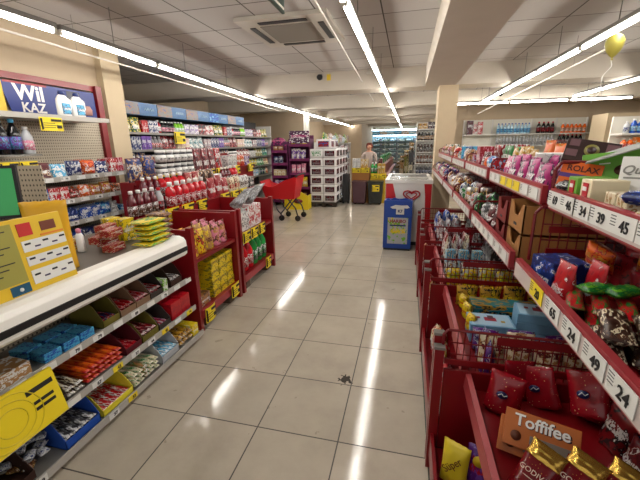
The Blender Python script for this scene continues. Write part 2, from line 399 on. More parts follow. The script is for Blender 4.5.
# ================================================================== THE SETTING
struct(MB().box(-6, 7, -2.5, 25.6, -.1, 0), 'floor', M_FLOOR, origin=(0, 0, 0))
struct(MB().box(-6, 7, -2.5, 25.6, 2.7, 2.8), 'ceiling', M_CEIL, origin=(0, 0, 0))
struct(MB().box(-4.0, -3.79, -2.5, 3.9, 0, 2.7), 'wall_left', M_WALL)
struct(MB().box(-4.4, -3.7, 3.9, 4.2, 0, 2.7), 'trim_1', M_PILLAR)
struct(MB().box(-5.85, -5.65, 4.0, 13.2, 0, 2.7), 'wall_left_rear', M_WALL)
struct(MB().box(-5.65, -4.4, 4.0, 4.2, 0, 2.7), 'wall_alcove_near', M_WALL)
struct(MB().prism([(-5.65, 11.6), (-3.1, 10.65), (-3.0, 10.8), (-5.65, 11.8)], 'z', 0, 2.7), 'wall_alcove_end', M_WALL)
struct(MB().box(-4.6, -4.4, 12.1, 19, 0, 2.7), 'wall_left_far', M_WALL)
struct(MB().box(-3.1, -3.0, 10.6, 10.9, 0, 2.7), 'trim_3', mat('white_post_paint', 'e6e2da', .5))
struct(MB().box(-4.4, -2.4, 19, 25.4, 0, 2.7), 'wall_rear_left', M_WALL)
struct(MB().box(-2.4, 1.0, 25.3, 25.5, 0, 2.7), 'wall_back', M_WALL)
struct(MB().box(1.0, 7, 12.2, 12.4, 0, 2.7).box(1.0, 1.15, 12.4, 25.4, 0, 2.7), 'wall_back_right', M_WALL)
struct(MB().box(6.8, 7, -2.5, 12.2, 0, 2.7), 'wall_right', M_WALL)
struct(MB().box(.22, .7, -2.5, 6.45, 2.39, 2.7), 'trim_4', M_BEAM)
struct(MB().box(.45, .75, 6.45, 6.9, 0, 2.39), 'trim_5', M_PILLAR)
for i, y in enumerate((6.45, 9.6, 12.6, 15.6, 18.6, 22.0)):
    x1 = 7 if y < 12 else 1.0
    struct(MB().box(-5.65 if y < 12 else -4.4, x1, y, y+.5, 2.39 if i < 3 else 2.45, 2.7), 'trim_%d' % (6+i), M_BEAM)
struct(MB().box(4.2, 5.3, 9.3, 10.0, 0, 2.05), 'wall_partition', M_PILLAR)
bb = struct(MB().box(-3.79, -3.775, -2.5, 3.9, 0, .08), 'baseboard_left', mat('dark_base', '4a433b', .5))

# ------------------------------------------------------------------ strip lights
def fixture(p0, p1, group, label, rod=True):
    p0, p1 = Vector(p0), Vector(p1); L = (p1-p0).length; ang = math.atan2(p1.y-p0.y, p1.x-p0.x)
    root = thing('strip_light', p0); root['_o'] = (0, 0, 0); root.rotation_euler.z = ang
    MB().box(.01, L-.01, -.03, .03, 0, .035).build('housing', mat('lamp_housing', '6e6a64', .5), root)
    MB().bar((.03, 0, -.016), (L-.03, 0, -.016), .019, 8).build('tube', M_TUBE, root)
    MB().box(.005, .03, -.018, .018, -.034, 0).build('end_socket', M_CONDUIT, root); MB().box(L-.03, L-.005, -.018, .018, -.034, 0).build('end_socket', M_CONDUIT, root)
    if rod: MB().bar((L*.5, 0, .035), (L*.5, 0, 2.699-p0.z), .004).build('rod', M_STEEL, root)
    REG.append((root, label, 'strip light', group))
def xl(y): return -2.62-.30*min(1, max(0, (y-2.5)/4.5))
y = 0.0
while y < 17.5: fixture((xl(y), y, 2.36), (xl(y+1.2), y+1.19, 2.36), 'strip lights over the left shelves', 'hanging lit strip light in the row over the left shelves', True); y += 1.2
y = 0.03
while y < 15.6: fixture((-.43, y, 2.36), (-.43, y+1.19, 2.36), 'strip lights over the aisle', 'hanging lit strip light in the row over the middle aisle', True); y += 1.2
for y in (17.5, 20.0, 22.8): fixture((-.43, y, 2.36), (-.43, y+1.19, 2.36), 'rear strip lights', 'separate lit strip light near the back fridges', True); fixture((-2.9, y+1.2, 2.36), (-2.9, y+2.39, 2.36), 'rear strip lights', 'separate lit strip light by the rear left wall', True)
y = .6
while y < 8.5: fixture((1.57, y, 2.36), (1.57, y+1.19, 2.36), 'strip lights right of the beam', 'hanging lit strip light in the row just right of the long beam', True); y += 1.2
y = 3.8
while y < 8.5: fixture((3.2, y, 2.36), (3.2, y+1.19, 2.36), 'far right strip lights', 'hanging lit strip light in the far right row', True); y += 1.2
for x in (1.0, 2.2, 3.4): fixture((x, 9.3, 2.37), (x+1.19, 9.3, 2.37), 'crosswise strip lights', 'crosswise lit strip light before the right back wall', True)
def conduit(p0, p1, label):
    t = thing('conduit', p0, label, 'conduit'); a, b = Vector(p0), Vector(p1)
    MB().bar(p0, p1, .009, 6).build('tube', M_CONDUIT, t)
    for k in (.15, .85):
        q = a.lerp(b, k); MB().bar(q, (q.x, q.y, 2.7), .002, 5).build('hanger', M_STEEL, t)
conduit((-.63, 0, 2.5), (-.98, 12, 2.52), 'thin white conduit hanging beside the middle light row')
conduit((-3.12, 2.0, 2.40), (-3.25, 9, 2.32), 'thin white conduit hanging beside the left light row')
conduit((1.98, 4.6, 2.42), (1.5, 9.0, 2.1), 'thin white slanting conduit right of the pillar')

# ------------------------------------------------------------------ things on the ceiling
t = thing('air_conditioner', (-1.22, 4.6, 2.63), 'white square cassette air conditioner in the left ceiling', 'air conditioner')
x0, x1, y0, y1 = -1.72, -.77, 4.02, 4.92
x0, x1, y0, y1 = -1.73, -.79, 3.55, 4.55
t.location = (-1.24, 4.15, 2.65); t['_o'] = (-1.24, 4.15, 2.65)
MB().prism([(x0, y0), (x1, y0), (x1, y1), (x0, y1)], 'z', 2.66, 2.7).build('panel', mat('ac_white', 'b9b2a6', .5), t, bevel=.006)
g = MB().box(x0+.2, x1-.2, y0+.2, y1-.2, 2.652, 2.66).build('grille', mat('ac_grille', '7d766c', .7), t)
for a in (0, 1, 2, 3):
    mb = MB()
    if a == 0: mb.box(x0+.22, x1-.22, y0+.08, y0+.14, 2.652, 2.66)
    if a == 1: mb.box(x0+.22, x1-.22, y1-.14, y1-.08, 2.652, 2.66)
    if a == 2: mb.box(x0+.08, x0+.14, y0+.22, y1-.22, 2.652, 2.66)
    if a == 3: mb.box(x1-.14, x1-.08, y0+.22, y1-.22, 2.652, 2.66)
    mb.build('air_slot', M_DARK, t)
t = thing('security_camera', (-1.55, 6.42, 2.6), 'small black dome camera on the beam above the aisle', 'camera')
MB().box(-1.58, -1.52, 6.42, 6.449, 2.58, 2.66).build('bracket', M_DARK, t)
MB().lathe([(.02, -.06), (.05, -.03), (.055, .0), (.03, .03)], 12, (-1.55, 6.37, 2.62)).build('dome', M_BLACK, t)
tag(MB().box(-1.44, -1.37, 6.444, 6.449, 2.56, 2.66).build('warning_sticker', mat('sticker_yellow', 'd8b820', .5), None), 'small yellow sticker on the beam beside the dome camera', 'sticker')
tag(MB().box(-.75, -.67, 6.42, 6.449, 2.62, 2.66).build('junction_box', M_CONDUIT, None), 'small white junction box on the beam by the middle lights', 'junction box')
t = thing('security_camera', (2.05, 9.55, 2.55), 'small black ball camera before the right beam', 'camera')
MB().bar((2.05, 9.55, 2.6), (2.05, 9.55, 2.7), .012).build('bracket', M_DARK, t)
MB().lathe([(.01, -.05), (.045, -.02), (.045, .02), (.01, .05)], 10, (2.05, 9.55, 2.56)).build('dome', M_BLACK, t)
t = thing('hanging_sign', (-.93, 2.9, 2.3), 'dark sign hanging above the aisle at the top edge', 'sign')
MB().box(-1.0, -.98, 2.45, 2.91, 2.47, 2.67).build('board', mat('sign_green', '26382f', .5), t)
MB().box(-.98, -.976, 2.47, 2.89, 2.49, 2.505).build('stripe', M_CONDUIT, t)
MB().bar((-.99, 2.6, 2.67), (-.99, 2.6, 2.7), .005).build('hanger', M_STEEL, t)

# balloon
t = thing('balloon', (1.53, 3.5, 2.1), 'yellow balloon with a curled white ribbon floating over the right shelves', 'balloon')
MB().lathe([(.004, -.085), (.02, -.072), (.048, -.035), (.062, .005), (.063, .035), (.045, .07), (.02, .084), (.003, .088)], 18, (1.53, 3.5, 2.205)).build('balloon_skin', mat('balloon_yellow', 'b0a548', .45), t)
MB().lathe([(.01, -.1), (.004, -.085)], 8, (1.53, 3.5, 2.205)).build('knot', mat('balloon_yellow', 'b0a548', .45), t)
MB().path([(1.53-.003*i+.014*math.sin(i*.45), 3.5+.01*math.cos(i*.8), 2.105-.0125*i) for i in range(26)], .003, 5).build('ribbon', mat('ribbon_white', 'e8e6e0', .4), t)

# ================================================================== LEFT: checkout counter with candy shelves
CT = thing('checkout_counter', (-1.8, .6, 0), 'grey topped checkout counter with cream front edge and candy shelves below', 'counter')
MB().box(-2.25, -1.62, -.8, 2.06, .845, .88).build('counter_top', M_CTOP, CT)
edge = [(-1.62, .79), (-1.62, .885), (-1.55, .885), (-1.515, .872), (-1.50, .85), (-1.497, .80), (-1.50, .76), (-1.52, .74), (-1.6, .74)]
MB().prism(edge, 'y', -.8, 2.085).build('front_edge', M_CREAM, CT, bevel=.004)
MB().box(-1.499, -1.491, -.8, 2.08, .782, .812).build('bumper_strip', M_BLACK, CT)
MB().box(-2.0, -1.98, -.8, 2.1, .05, .84).build('perforated_back', M_PERF, CT)
MB().box(-2.2, -2.02, -.8, 2.1, 0, .84).build('body', M_STEEL, CT)
MB().box(-2.0, -1.56, -.8, 2.2, 0, .05).build('plinth', mat('plinth_beige', 'a39a8b', .6), CT)
for z, xf in ((.49, -1.62), (.275, -1.57), (.065, -1.525)):
    sh = MB().box(-1.98, xf-.004, -.8, 2.2, z-.015, z).build('shelf', M_STEEL, CT)
    MB().box(xf-.004, xf+.004, -.8, 2.2, z-.022, z+.018).build('price_rail', M_RAIL, sh)
PLC = {'.49': 'on the upper candy shelf under the counter', '.27': 'on the middle candy shelf under the counter', '.06': 'on the lowest candy shelf under the counter'}
G1, G2, G3 = 'candy on the upper counter shelf', 'candy on the middle counter shelf', 'candy on the lowest counter shelf'
def loaded_tray(cols, w, d, h, y, xf, z, place, group, bars, n, bh=.02, stand=False):
    good('tray', cols, (w, d, h), (xf-.012, y+w/2, z+.001), PI/2, place, group)
    R = random.Random(str(y)+place); bw = (w-.016)/n
    for lay in range(1 if h < .125 else 2):
        for i in range(n):
            dd = d-.03
            o = good('bar', bars, (round(bw, 4), round(dd, 3), bh), (xf-.02, y+.008+bw*(i+.5), z+.006+lay*(bh+.001)), PI/2, 'in a display box '+place, group)
def slab_run(spec, xf, z, y0, y1, place, group, layers=2): row('L', xf-.008, z+.001, y0, y1, place, group, spec, 1, .03, layers)
P1, P2, P3 = PLC['.49'], PLC['.27'], PLC['.06']
# upper shelf, from near to far
row('L', -1.63, .491, .55, 1.05, P1, G1, 'sack:charcoal:silver:.13,.2,.03*1 carton:white:tan:.2,.16,.06*1 carton:tan:white:.14,.14,.07*1', 1, .12, 1)
row('L', -1.63, .491, 1.10, 1.42, P1, G1, 'carton:sky:blue:sky:.085,.1,.05*3', 2, .15, 1, True, .014)
loaded_tray(['olive', 'navy'], .12, .24, .13, 1.44, -1.63, .491, P1, G1, ['navy', 'red'], 3)
for y, bc in ((1.57, ['red', 'crimson']), (1.70, ['red', 'pink']), (1.83, ['red', 'maroon'])):
    loaded_tray(['cream', 'red'] if y < 1.8 else ['charcoal', 'red'], .125, .24, .13, y, -1.63, .491, P1, G1, bc, 3, .032)
row('L', -1.63, .491, 1.965, 2.03, P1, G1, 'carton:lime:white:.05,.2,.09*1', 1, .02)
loaded_tray(['chocolate', 'silver'], .13, .24, .14, 2.045, -1.63, .491, P1, G1, ['charcoal', 'brown'], 3, .03)
# middle shelf
row('L', -1.58, .276, .62, .78, P2, G2, 'bar:silver:navy:.04,.22,.025*4', 1, .1, 2)
loaded_tray(['charcoal', 'white'], .17, .26, .12, .95, -1.58, .276, P2, G2, ['black', 'white'], 4, .03)
row('L', -1.58, .276, 1.13, 1.22, P2, G2, 'bar:chocolate:cream:.042,.24,.03*2', 1, .1, 2)
row('L', -1.58, .276, 1.24, 1.5, P2, G2, 'bar:orange:red:red:.036,.25,.028*7', 1, .05, 3)
loaded_tray(['maroon', 'red'], .13, .26, .12, 1.51, -1.58, .276, P2, G2, ['crimson', 'red'], 3, .03)
loaded_tray(['olive', 'red'], .15, .26, .13, 1.65, -1.58, .276, P2, G2, ['maroon', 'red'], 3, .03)
loaded_tray(['charcoal', 'purple'], .12, .26, .12, 1.81, -1.58, .276, P2, G2, ['red', 'purple'], 3, .03)
row('L', -1.58, .276, 1.95, 2.19, P2, G2, 'carton:red:crimson:red:.112,.2,.13*2', 1, .03)
# lowest shelf
row('L', -1.535, .067, .55, .9, P3, G3, 'carton:teal:sky:.15,.2,.12*1 tray:chocolate:brown:.18,.3,.12*1', 1, .08)
for i in range(26):
    R = random.Random(i)
    good('bar', ['silver', 'navy'] if i % 3 else ['brown', 'gold'], (.045, .05, .028), (-1.6-R.random()*.2, .76+R.random()*.24, .08+.03*(i % 3)), R.random()*6, 'loose in the near bin '+P3, G3)
loaded_tray(['blue', 'white'], .2, .28, .14, 1.03, -1.535, .067, P3, G3, ['charcoal', 'silver'], 4, .03)
loaded_tray(['lemon', 'red'], .22, .26, .11, 1.25, -1.535, .067, P3, G3, ['red', 'white'], 5, .03)
row('L', -1.535, .067, 1.49, 1.73, P3, G3, 'bar:cream:green:.04,.24,.03*2 bar:tan:green:.04,.24,.03*1', 1, .12, 3)
loaded_tray(['silver', 'paleblue'], .18, .3, .15, 1.74, -1.535, .067, P3, G3, ['sky', 'white'], 4, .03)
row('L', -1.535, .067, 1.94, 2.11, P3, G3, 'bar:gold:brown:.05,.24,.04*3', 1, .1, 2)
row('L', -1.535, .067, 2.1, 2.2, P3, G3, 'carton:yellow:lemon:.07,.22,.09*1', 1, .04)
R = random.Random(3)
for z, xf, pl, nums in ((.487, -1.615, 'upper', ['', '', '79', '79', '', '89', '', '75', '', '']), (.272, -1.565, 'middle', ['69', 'y49', '', '67', 'y43', '37', '44', 'y45', '', 'y79']), (.062, -1.52, 'lowest', ['39', '', '', '37', 'y32', '', '', '', ''])):
    for i, nnn in enumerate(nums):
        yy = {'upper': .95, 'middle': .85, 'lowest': .87}[pl]+i*.14
        if nnn == '' and pl == 'lowest': continue
        wtag((xf, yy, z), '+x', nnn.strip('y'), '%s price tag on the %s rail under the counter%s' % ('yellow' if nnn.startswith('y') else 'white', pl, (', reading '+nnn.strip('y')) if nnn else ''), .07, .034, 'price tags under the counter', nnn.startswith('y'))
# yellow banner carton hanging at the near end of the middle shelf
t = thing('promotion_banner', (-1.53, .8, .28), 'large yellow promotion card hanging over the middle candy shelf', 'promotion card')
MB().prism([(-1.55, .28), (-1.535, .28), (-1.585, .505), (-1.6, .505)], 'y', .45, 1.075).build('card', M_YEL, t)
M_ = mat('ring_yellow', 'd4bd18', .5)
TL = math.atan2(.05, .225)
ns = t
for k, (yy, zz, ww, hh) in enumerate(((1.0, .455, .12, .022), (1.0, .40, .09, .014), (1.0, .372, .09, .014), (.86, .36, .12, .035))):
    xx = -1.535-(zz-.28)*.222+.001
    MB().prism([(xx, zz-hh/2), (xx+.002, zz-hh/2), (xx+.002-hh*.222, zz+hh/2), (xx-hh*.222, zz+hh/2)], 'y', yy-ww/2, yy+ww/2).build('print_block', M_INK if k < 3 else mat('olive_ink', '6a6420', .6), t)
for k, rr in enumerate((.055, .085, .115)):
    mb = MB(); pts = []
    for i in range(25):
        a = 2*PI*i/24; zz = .385+rr*math.sin(a); zz = min(max(zz, .29), .497); pts.append((-1.534-(zz-.28)*.222+.0005, .86+rr*1.1*math.cos(a), zz))
    mb.path(pts, .0025, 4).build('printed_ring', M_, t)
# ---- things on the counter
PC, GC = 'on the far end of the counter', 'goods on the counter'
for i in range(5):
    good('sack', ['yellow', 'green', 'lime'], (.2, .14, .034), (-1.53+.004*(i % 2), 1.86+.006*((i*3) % 4), .881+i*.035), PI/2, 'stacked '+PC, GC)
    good('sack', ['brown', 'tan', 'maroon'], (.09, .15, .036), (-1.57, 2.02-.004*(i % 2), .881+i*.037), PI/2, 'stacked behind the green packets', GC)
for i in range(2):
    for j in range(3):
        good('carton', ['crimson', 'tan', 'white'], (.12, .07, .045), (-1.70-.09*(j % 2)-.02*i, 1.70+.0*j+(.0), .881+.046*(j)) if i == 0 else (-1.84, 1.80+.001*j, .881+.046*j), PI/2+.1, 'in a low stack '+PC, GC)
good('carton', ['gold', 'cream', 'red'], (.1, .07, .07), (-1.98, 1.64, .881), PI/2+.1, PC, GC)
good('carton', ['yellow', 'olive', 'white'], (.1, .07, .15), (-1.82, 1.93, .881), PI/2-.1, PC, GC)
good('carton', ['yellow', 'olive', 'white'], (.1, .07, .15), (-1.93, 1.93, .881), PI/2-.1, PC, GC)
t = thing('spray_bottle', (-1.92, 1.64, .88), 'slim white spray bottle with pink cap standing on the counter', 'bottle')
MB().lathe([(.02, 0), (.022, .01), (.022, .1), (.012, .118)], 14, (-1.92, 1.64, .881)).build('body', mat('pack_white', COL['white'], .3), t)
MB().lathe([(.014, .118), (.014, .14), (.008, .145)], 12, (-1.92, 1.64, .881)).build('cap', plastic('pink'), t)
# poster board standing at the front of the counter
t = thing('poster_board', (-1.62, .9, .88), 'yellow printed poster board leaning at the near end of the counter', 'poster')
BX = [(-1.60, .886), (-1.585, .886), (-1.625, 1.205), (-1.64, 1.205)]
MB().prism(BX, 'y', .45, 1.305).build('board', mat('poster_yellow', 'd8b322', .5), t)
def onb(y0, y1, z0, z1, m, name, lift=.001):
    z0, z1 = .886+(z0-.886)*1.39, .886+(z1-.886)*1.39; y0, y1 = y0+.05, y1+.05
    f = lambda z: -1.585-(z-.886)*0.125+lift
    return MB().prism([(f(z0), z0), (f(z0)+.002, z0), (f(z1)+.002, z1), (f(z1), z1)], 'y', y0, y1).build(name, m, t)
nt = onb(.45, 1.03, .925, 1.105, mat('olive_paper', '97903f', .6), 'notice_sheet')
for i in range(9): onb(.6, 1.0-.03*(i % 3), 1.085-i*.016, 1.088-i*.016, M_INK, 'print_line', .0035)
for z0, z1 in ((1.01, 1.045), (.965, .995), (.905, .95)):
    onb(1.05, 1.25, z0, z1, M_TAG, 'white_panel')
    for k in range(5): onb(1.06+.04*k, 1.085+.04*k, (z0+z1)/2+(-.008 if k % 2 else .004), (z0+z1)/2+(-.003 if k % 2 else .010), mat('purple_ink', '3a3050', .6) if k % 2 else M_INK, 'print_mark', .0035)
onb(1.05, 1.11, 1.06, 1.1, mat('poster_red', 'b8201c', .5), 'red_splash'); onb(1.15, 1.22, 1.065, 1.095, mat('poster_brown', '6a3018', .5), 'basket_picture')
onb(1.14, 1.25, 1.05, 1.056, mat('poster_orange', 'd88020', .5), 'orange_strip'); onb(.95, 1.03, .89, .92, mat('card_blue', '15506e', .4), 'blue_card')
f_ = lambda z: -1.585-(z-.886)*0.125+.004
MB().lathe([(.0085, 0), (.0085, .0015)], 14, (0, 0, 0)).build('fruit_logo', M_TAG, t)
lg = [o for o in t.children if o.name.startswith('fruit_logo')][-1]; lg.location = Vector((f_(.912), 1.04, .912))-Vector(t['_o'])-Vector(); lg.data.transform(Matrix.Translation(Vector(t['_o'])))
lg.rotation_euler = (0, PI/2-.125, 0)
onb(.45, .87, .89, .92, mat('card_maroon', '6a1c24', .4), 'maroon_card')
# monitor
t = thing('monitor', (-2.03, 1.27, .88), 'black framed monitor with a green screen at the left edge', 'monitor', rz=0)
MZ = Matrix.Translation((-2.02, 1.235, 1.29)) @ Matrix.Rotation(math.radians(38), 4, 'Z') @ Matrix.Rotation(math.radians(-8), 4, 'X')
MB().box(-.2, .17, 0, .03, -.13, .13, 0, MZ).build('casing', M_BLACK, t)
MB().box(-.185, .155, -.003, 0, -.115, .115, 0, MZ).build('screen', mat('green_screen', '2f8a4c', .3, emit=.15), t)
MB().bar((-2.03, 1.27, .89), (-2.03, 1.27, 1.2), .02, 8).build('stand', M_BLACK, t)
MB().box(-2.12, -1.94, 1.2, 1.34, .88, .892).build('foot', M_BLACK, t)
# perforated divider and yellow bag
tag(MB().box(-.12, .12, 0, .008, 0, .52, 0, Matrix.Translation((-2.2, 1.60, .881)) @ Matrix.Rotation(math.radians(12), 4, 'Z')).build('perforated_divider', M_PERF), 'beige perforated metal divider standing behind the yellow bag', 'divider')
o = pillow(.2, .10, .36, 'yb').build('carrier_bag', mat('bag_yellow', 'd9a51c', .4, var=.1), origin=(0, 0, 0)); o.location = (-1.74, 1.31, .881); o.rotation_euler.z = .6
tag(o, 'crumpled yellow carrier bag between monitor and poster board', 'bag')

# ================================================================== LEFT: wall shelving behind the counter
WS = thing('wall_shelving', (-3.55, 2.3, 0), 'pale perforated wall shelving with four shelves behind the checkout counter', 'shelving')
MB().box(-3.72, -3.70, .8, 3.72, .1, 1.8).build('perforated_panel', M_PERF, WS)
MB().box(-3.73, -3.66, 3.72, 3.8, .1, 2.2).box(-3.73, -3.70, .8, 3.72, 2.14, 2.2).build('red_trim', M_RED, WS)
MB().box(-3.7, -3.26, .8, 3.42, 1.762, 1.78).build('top_shelf', M_WHITE, WS); MB().box(-3.26, -3.25, .8, 3.42, 1.755, 1.80).build('top_rail', M_RAIL, WS)
MB().box(-3.24, -3.2, 3.56, 3.6, 0, 1.3).box(-3.3, -3.26, 3.56, 3.6, 0, 1.3).build('upright', M_WHITE, WS)
MB().box(-3.7, -3.3, .8, 2.62, 1.43, 1.445).build('side_shelf', M_STEEL, WS)
for z in (1.22, 1.0, .78, .55):
    sh = MB().box(-3.7, -3.21, .8, 3.55, z-.015, z).build('shelf', M_STEEL, WS)
    MB().box(-3.21, -3.2, .8, 3.55, z-.035, z+.012).build('price_rail', M_RAIL, sh)
    for i in range(8): wtag((-3.195, 2.2+i*.17, z-.012), '+x', ['53', '39', '', '79', '', '46', '', ''][i], 'small white price tag on the snack rail %s' % {1.22: 'level with the top snack row', 1.0: 'second from the top', .78: 'third from the top', .55: 'at the bottom'}[z], .1, .038, 'price tags on the wall shelving')
HP = thing('header_banner', (-3.69, 2.9, 1.8), 'blue washing product banner with white lettering on the wall shelving', 'banner')
MB().prism([(2.74, 1.81), (3.70, 1.81), (3.70, 2.12), (2.66, 2.12)], 'x', -3.695, -3.685).build('board', mat('banner_blue', '1c2f78', .4), HP)
text('Wil', .2, mat('letter_white', 'e8e6e2', .4), HP, (-3.683, 2.93, 2.02), FX['+x'], 'lettering', .006)
text('KAZ', .125, mat('letter_white', 'e8e6e2', .4), HP, (-3.683, 2.95, 1.885), FX['+x'], 'lettering', .003)
MB().box(-3.685, -3.682, 2.7, 3.12, 2.1, 2.12).build('red_band', mat('band_red', '8e1c2c', .4), HP)
MB().box(-3.684, -3.68, 3.34, 3.5, 1.86, 2.1).build('phone_picture', mat('pic_dark', '20243c', .3), HP)
MB().lathe([(.05, 0), (.055, .06), (.03, .1)], 10, (-3.676, 3.58, 1.86), .2).build('hand_picture', mat('pic_skin', 'b88c80', .5), HP)
t = thing('yellow_sign', (-3.6, 2.2, 1.8), 'yellow sign with red letters left of the blue banner', 'sign')
MB().box(-3.685, -3.675, 1.6, 2.68, 1.81, 2.14).build('board', mat('sign_yellow', 'd9b83c', .5), t)
text('AR', .12, mat('letter_red', 'b02020', .5), t, (-3.672, 2.54, 1.95), FX['+x'], 'lettering', .003)
for i, (yy, c) in enumerate(((2.96, ['white', 'navy', 'sky']), (3.12, ['white', 'navy', 'sky']))):
    good('jug', c, (.14, .08, .25), (-3.29, yy, 1.781), PI/2, 'on the top shelf before the blue banner', 'jugs on the top shelf')
ytag((-3.235, 2.72, 1.71), '+x', 'yellow promotion tag hanging under the detergent jugs', .22, .12)
PW = 'on the shelving behind the counter'
for i, c in enumerate((['black', 'purple', 'sky'], ['black', 'purple', 'sky'], ['black', 'violet', 'sky'], ['silver', 'pink', 'white'])):
    good('bottle', c, (.095, .09, .3 if i < 3 else .24), (-3.31, 2.24+i*.105, 1.446), PI/2, 'on the short side shelf behind the counter', 'bottles on the side shelf')
for i in range(3): ytag((-3.19, 2.08+i*.16, 1.34), '+x', 'yellow promotion tag below the dark bottles', .15, .1)
row('L', -3.2, 1.221, 2.3, 3.5, 'on the top snack shelf behind the counter', 'snacks on the top shelf',
    'pouch:maroon:tan:.16,.08,.15*2 pouch:sky:white:.15,.08,.13*1 bag:navy:silver:.17,.09,.14*1 bag:orange:red:.15,.1,.15*1 pouch:navy:white:.16,.08,.12*1 carton:red:white:.1,.08,.15*1 carton:crimson:pink:.08,.08,.16*2', 2)
row('L', -3.2, 1.001, 2.3, 3.5, 'on the second snack shelf behind the counter', 'snacks on the second shelf',
    'carton:blue:sky:.11,.1,.13*2 carton:red:white:.1,.1,.13*2 carton:brown:red:.1,.1,.1*1 bag:orange:white:.14,.08,.13*1 bag:gold:red:.13,.08,.12*2 bag:brown:orange:.12,.06,.1*1', 2)
row('L', -3.2, .781, 2.3, 3.5, 'on the third snack shelf behind the counter', 'snacks on the third shelf',
    'carton:navy:sky:.1,.1,.07*2 pouch:navy:blue:.15,.07,.13*2 carton:blue:white:.12,.1,.12*2 bag:blue:sky:.14,.07,.12*1 pouch:white:grey:.1,.06,.13*1', 2)
row('L', -3.2, .551, 2.3, 3.5, 'on the bottom snack shelf behind the counter', 'snacks on the bottom shelf', 'carton:green:white:.18,.1,.11*1 carton:blue:navy:.15,.1,.14*2 carton:navy:charcoal:.12,.1,.13*2', 1)

# ================================================================== LEFT: red pallet tables
def red_table(y0, y1, label, shelf_z=None, xb=-2.3):
    t = thing('red_display_table', (-1.95, y0, 0), label, 'display table', 'red display tables on the left')
    for y in (y0, y1-.035):
        MB().box(xb, -1.6, y, y+.035, .09, .87).build('end_panel', M_RED, t)
        MB().box(-1.63, -1.585, y-.004, y+.04, 0, .89).build('post', M_RED, t)
    MB().box(xb, -1.61, y0+.035, y1-.035, .13, .17).build('base_shelf', M_RED, t)
    MB().box(-1.605, -1.59, y0+.04, y1-.04, .1, .17).build('base_rail', M_RAILR, t)
    for y in (y0+.12, y1-.2): MB().box(-1.75, -1.62, y, y+.09, 0, .13).build('foot_block', mat('pallet_wood', '5a4a3a', .8), t)
    if shelf_z:
        MB().box(xb, -1.6, y0+.035, y1-.035, shelf_z-.03, shelf_z).build('upper_shelf', M_RED, t)
    MB().box(xb, xb+.02, y0+.035, y1-.035, .17, .87).build('back_panel', M_RED, t)
red_table(2.27, 3.02, 'red display table with coffee bags at the end of the counter', .62)
red_table(3.08, 3.98, 'red display table with green bottles before the shopping cart', .6)
row('L', -1.62, .621, 2.33, 2.98, 'on the first red table', 'coffee bags on the red table', 'pouch:yellow:red:black:.115,.09,.2*2 pouch:tan:yellow:maroon:.12,.09,.2*1 pouch:pink:brown:gold:.12,.09,.2*2', 3, .08)
row('L', -1.62, .171, 2.32, 2.55, 'inside the first red table', 'goods inside the first red table', 'carton:kraft:brown:.2,.2,.1*1', 1, .05)
row('L', -1.68, .171, 2.34, 2.52, 'inside the first red table', 'goods inside the first red table', 'jar:brown:black:.08,.08,.09*2', 2, .05)
for ly in range(4): row('L', -1.62, .171+ly*.088, 2.58, 2.97, 'inside the first red table', 'yellow boxes in the first red table', 'carton:yellow:olive:brown:.125,.2,.085*3', 1, .03)
row('L', -1.62, .171, 3.13, 3.94, 'inside the second red table', 'bottles in the second red table', 'sauce:olive:lime:.1,.1,.26*1 bottle:red:crimson:.12,.12,.32*2 bottle:green:darkgreen:.12,.12,.34*4', 2, .03)
row('L', -1.66, .601, 3.14, 3.93, 'on top of the second red table', 'goods on the second red table', 'carton:red:white:.13,.15,.16*1 carton:white:grey:.2,.2,.2*1 carton:white:red:.16,.15,.24*2', 1, .03)
for i in range(3): ytag((-1.578, 3.2+i*.2, .585), '+x', 'yellow promotion tag on the upper rail of the second red table', .17, .12)
for yy, zz in ((2.4, .12), (2.86, .14), (3.72, .14)): ytag((-1.57, yy, zz), '+x', 'yellow promotion tag on the foot rail of the %s' % ('first red table' if yy < 3 else 'second red table'), .15, .13)
tag(MB().box(-1.95, -1.62, 3.99, 3.995, .12, .82).build('notice_sheet', M_TAG), 'white sheet fixed on the far end of the second red table', 'sheet')
for i in range(2): o = good('pouch', ['grey', 'charcoal', 'silver'], (.2, .1, .3), (-1.8-.12*i, 3.15+.04*i, .873), (0, .45, PI/2), 'leaning over the tables', 'grey bags over the tables') if False else good('pouch', ['grey', 'silver', 'charcoal'], (.22, .08, .26), (-1.70, 3.30+.26*i, .86), (.9, .2, 2.6), 'lying over the second red table', 'grey bags over the tables')

# ---- stepped red gondola behind the tables
SG = thing('stepped_gondola', (-2.7, 3.6, 0), 'red stepped gondola with yellow tags along the left side', 'gondola')
MB().box(-2.55, -2.33, 2.55, 5.2, 0, .83).box(-2.77, -2.55, 2.98, 5.2, 0, .83).build('lower_body', M_RED, SG)
MB().box(-2.95, -2.78, 3.1, 6.1, 0, 1.11).box(-3.3, -2.95, 3.6, 6.1, 0, 1.11).build('upper_body', M_RED, SG)
MB().box(-2.55, -2.31, 2.55, 5.2, .83, .845).build('lower_shelf', M_RED, SG); MB().box(-2.76, -2.53, 2.98, 5.2, .83, .93).build('riser', M_DARK, SG); MB().box(-2.312, -2.3, 2.55, 5.2, .82, .88).build('lower_rail', M_RED, SG)
MB().box(-2.95, -2.76, 3.1, 6.1, 1.11, 1.13).box(-3.3, -2.95, 3.6, 6.1, 1.11, 1.13).build('upper_shelf', M_RED, SG); MB().box(-2.76, -2.745, 3.1, 6.1, 1.1, 1.155).build('upper_rail', M_RED, SG)
MB().box(-3.3, -3.28, 3.6, 6.1, 1.13, 1.36).build('back_panel', M_RED, SG)
for z in (.9, 1.0): MB().box(-2.79, -2.76, 3.1, 3.3, z, z+.04).build('wire_hook_rail', M_REDW, SG)
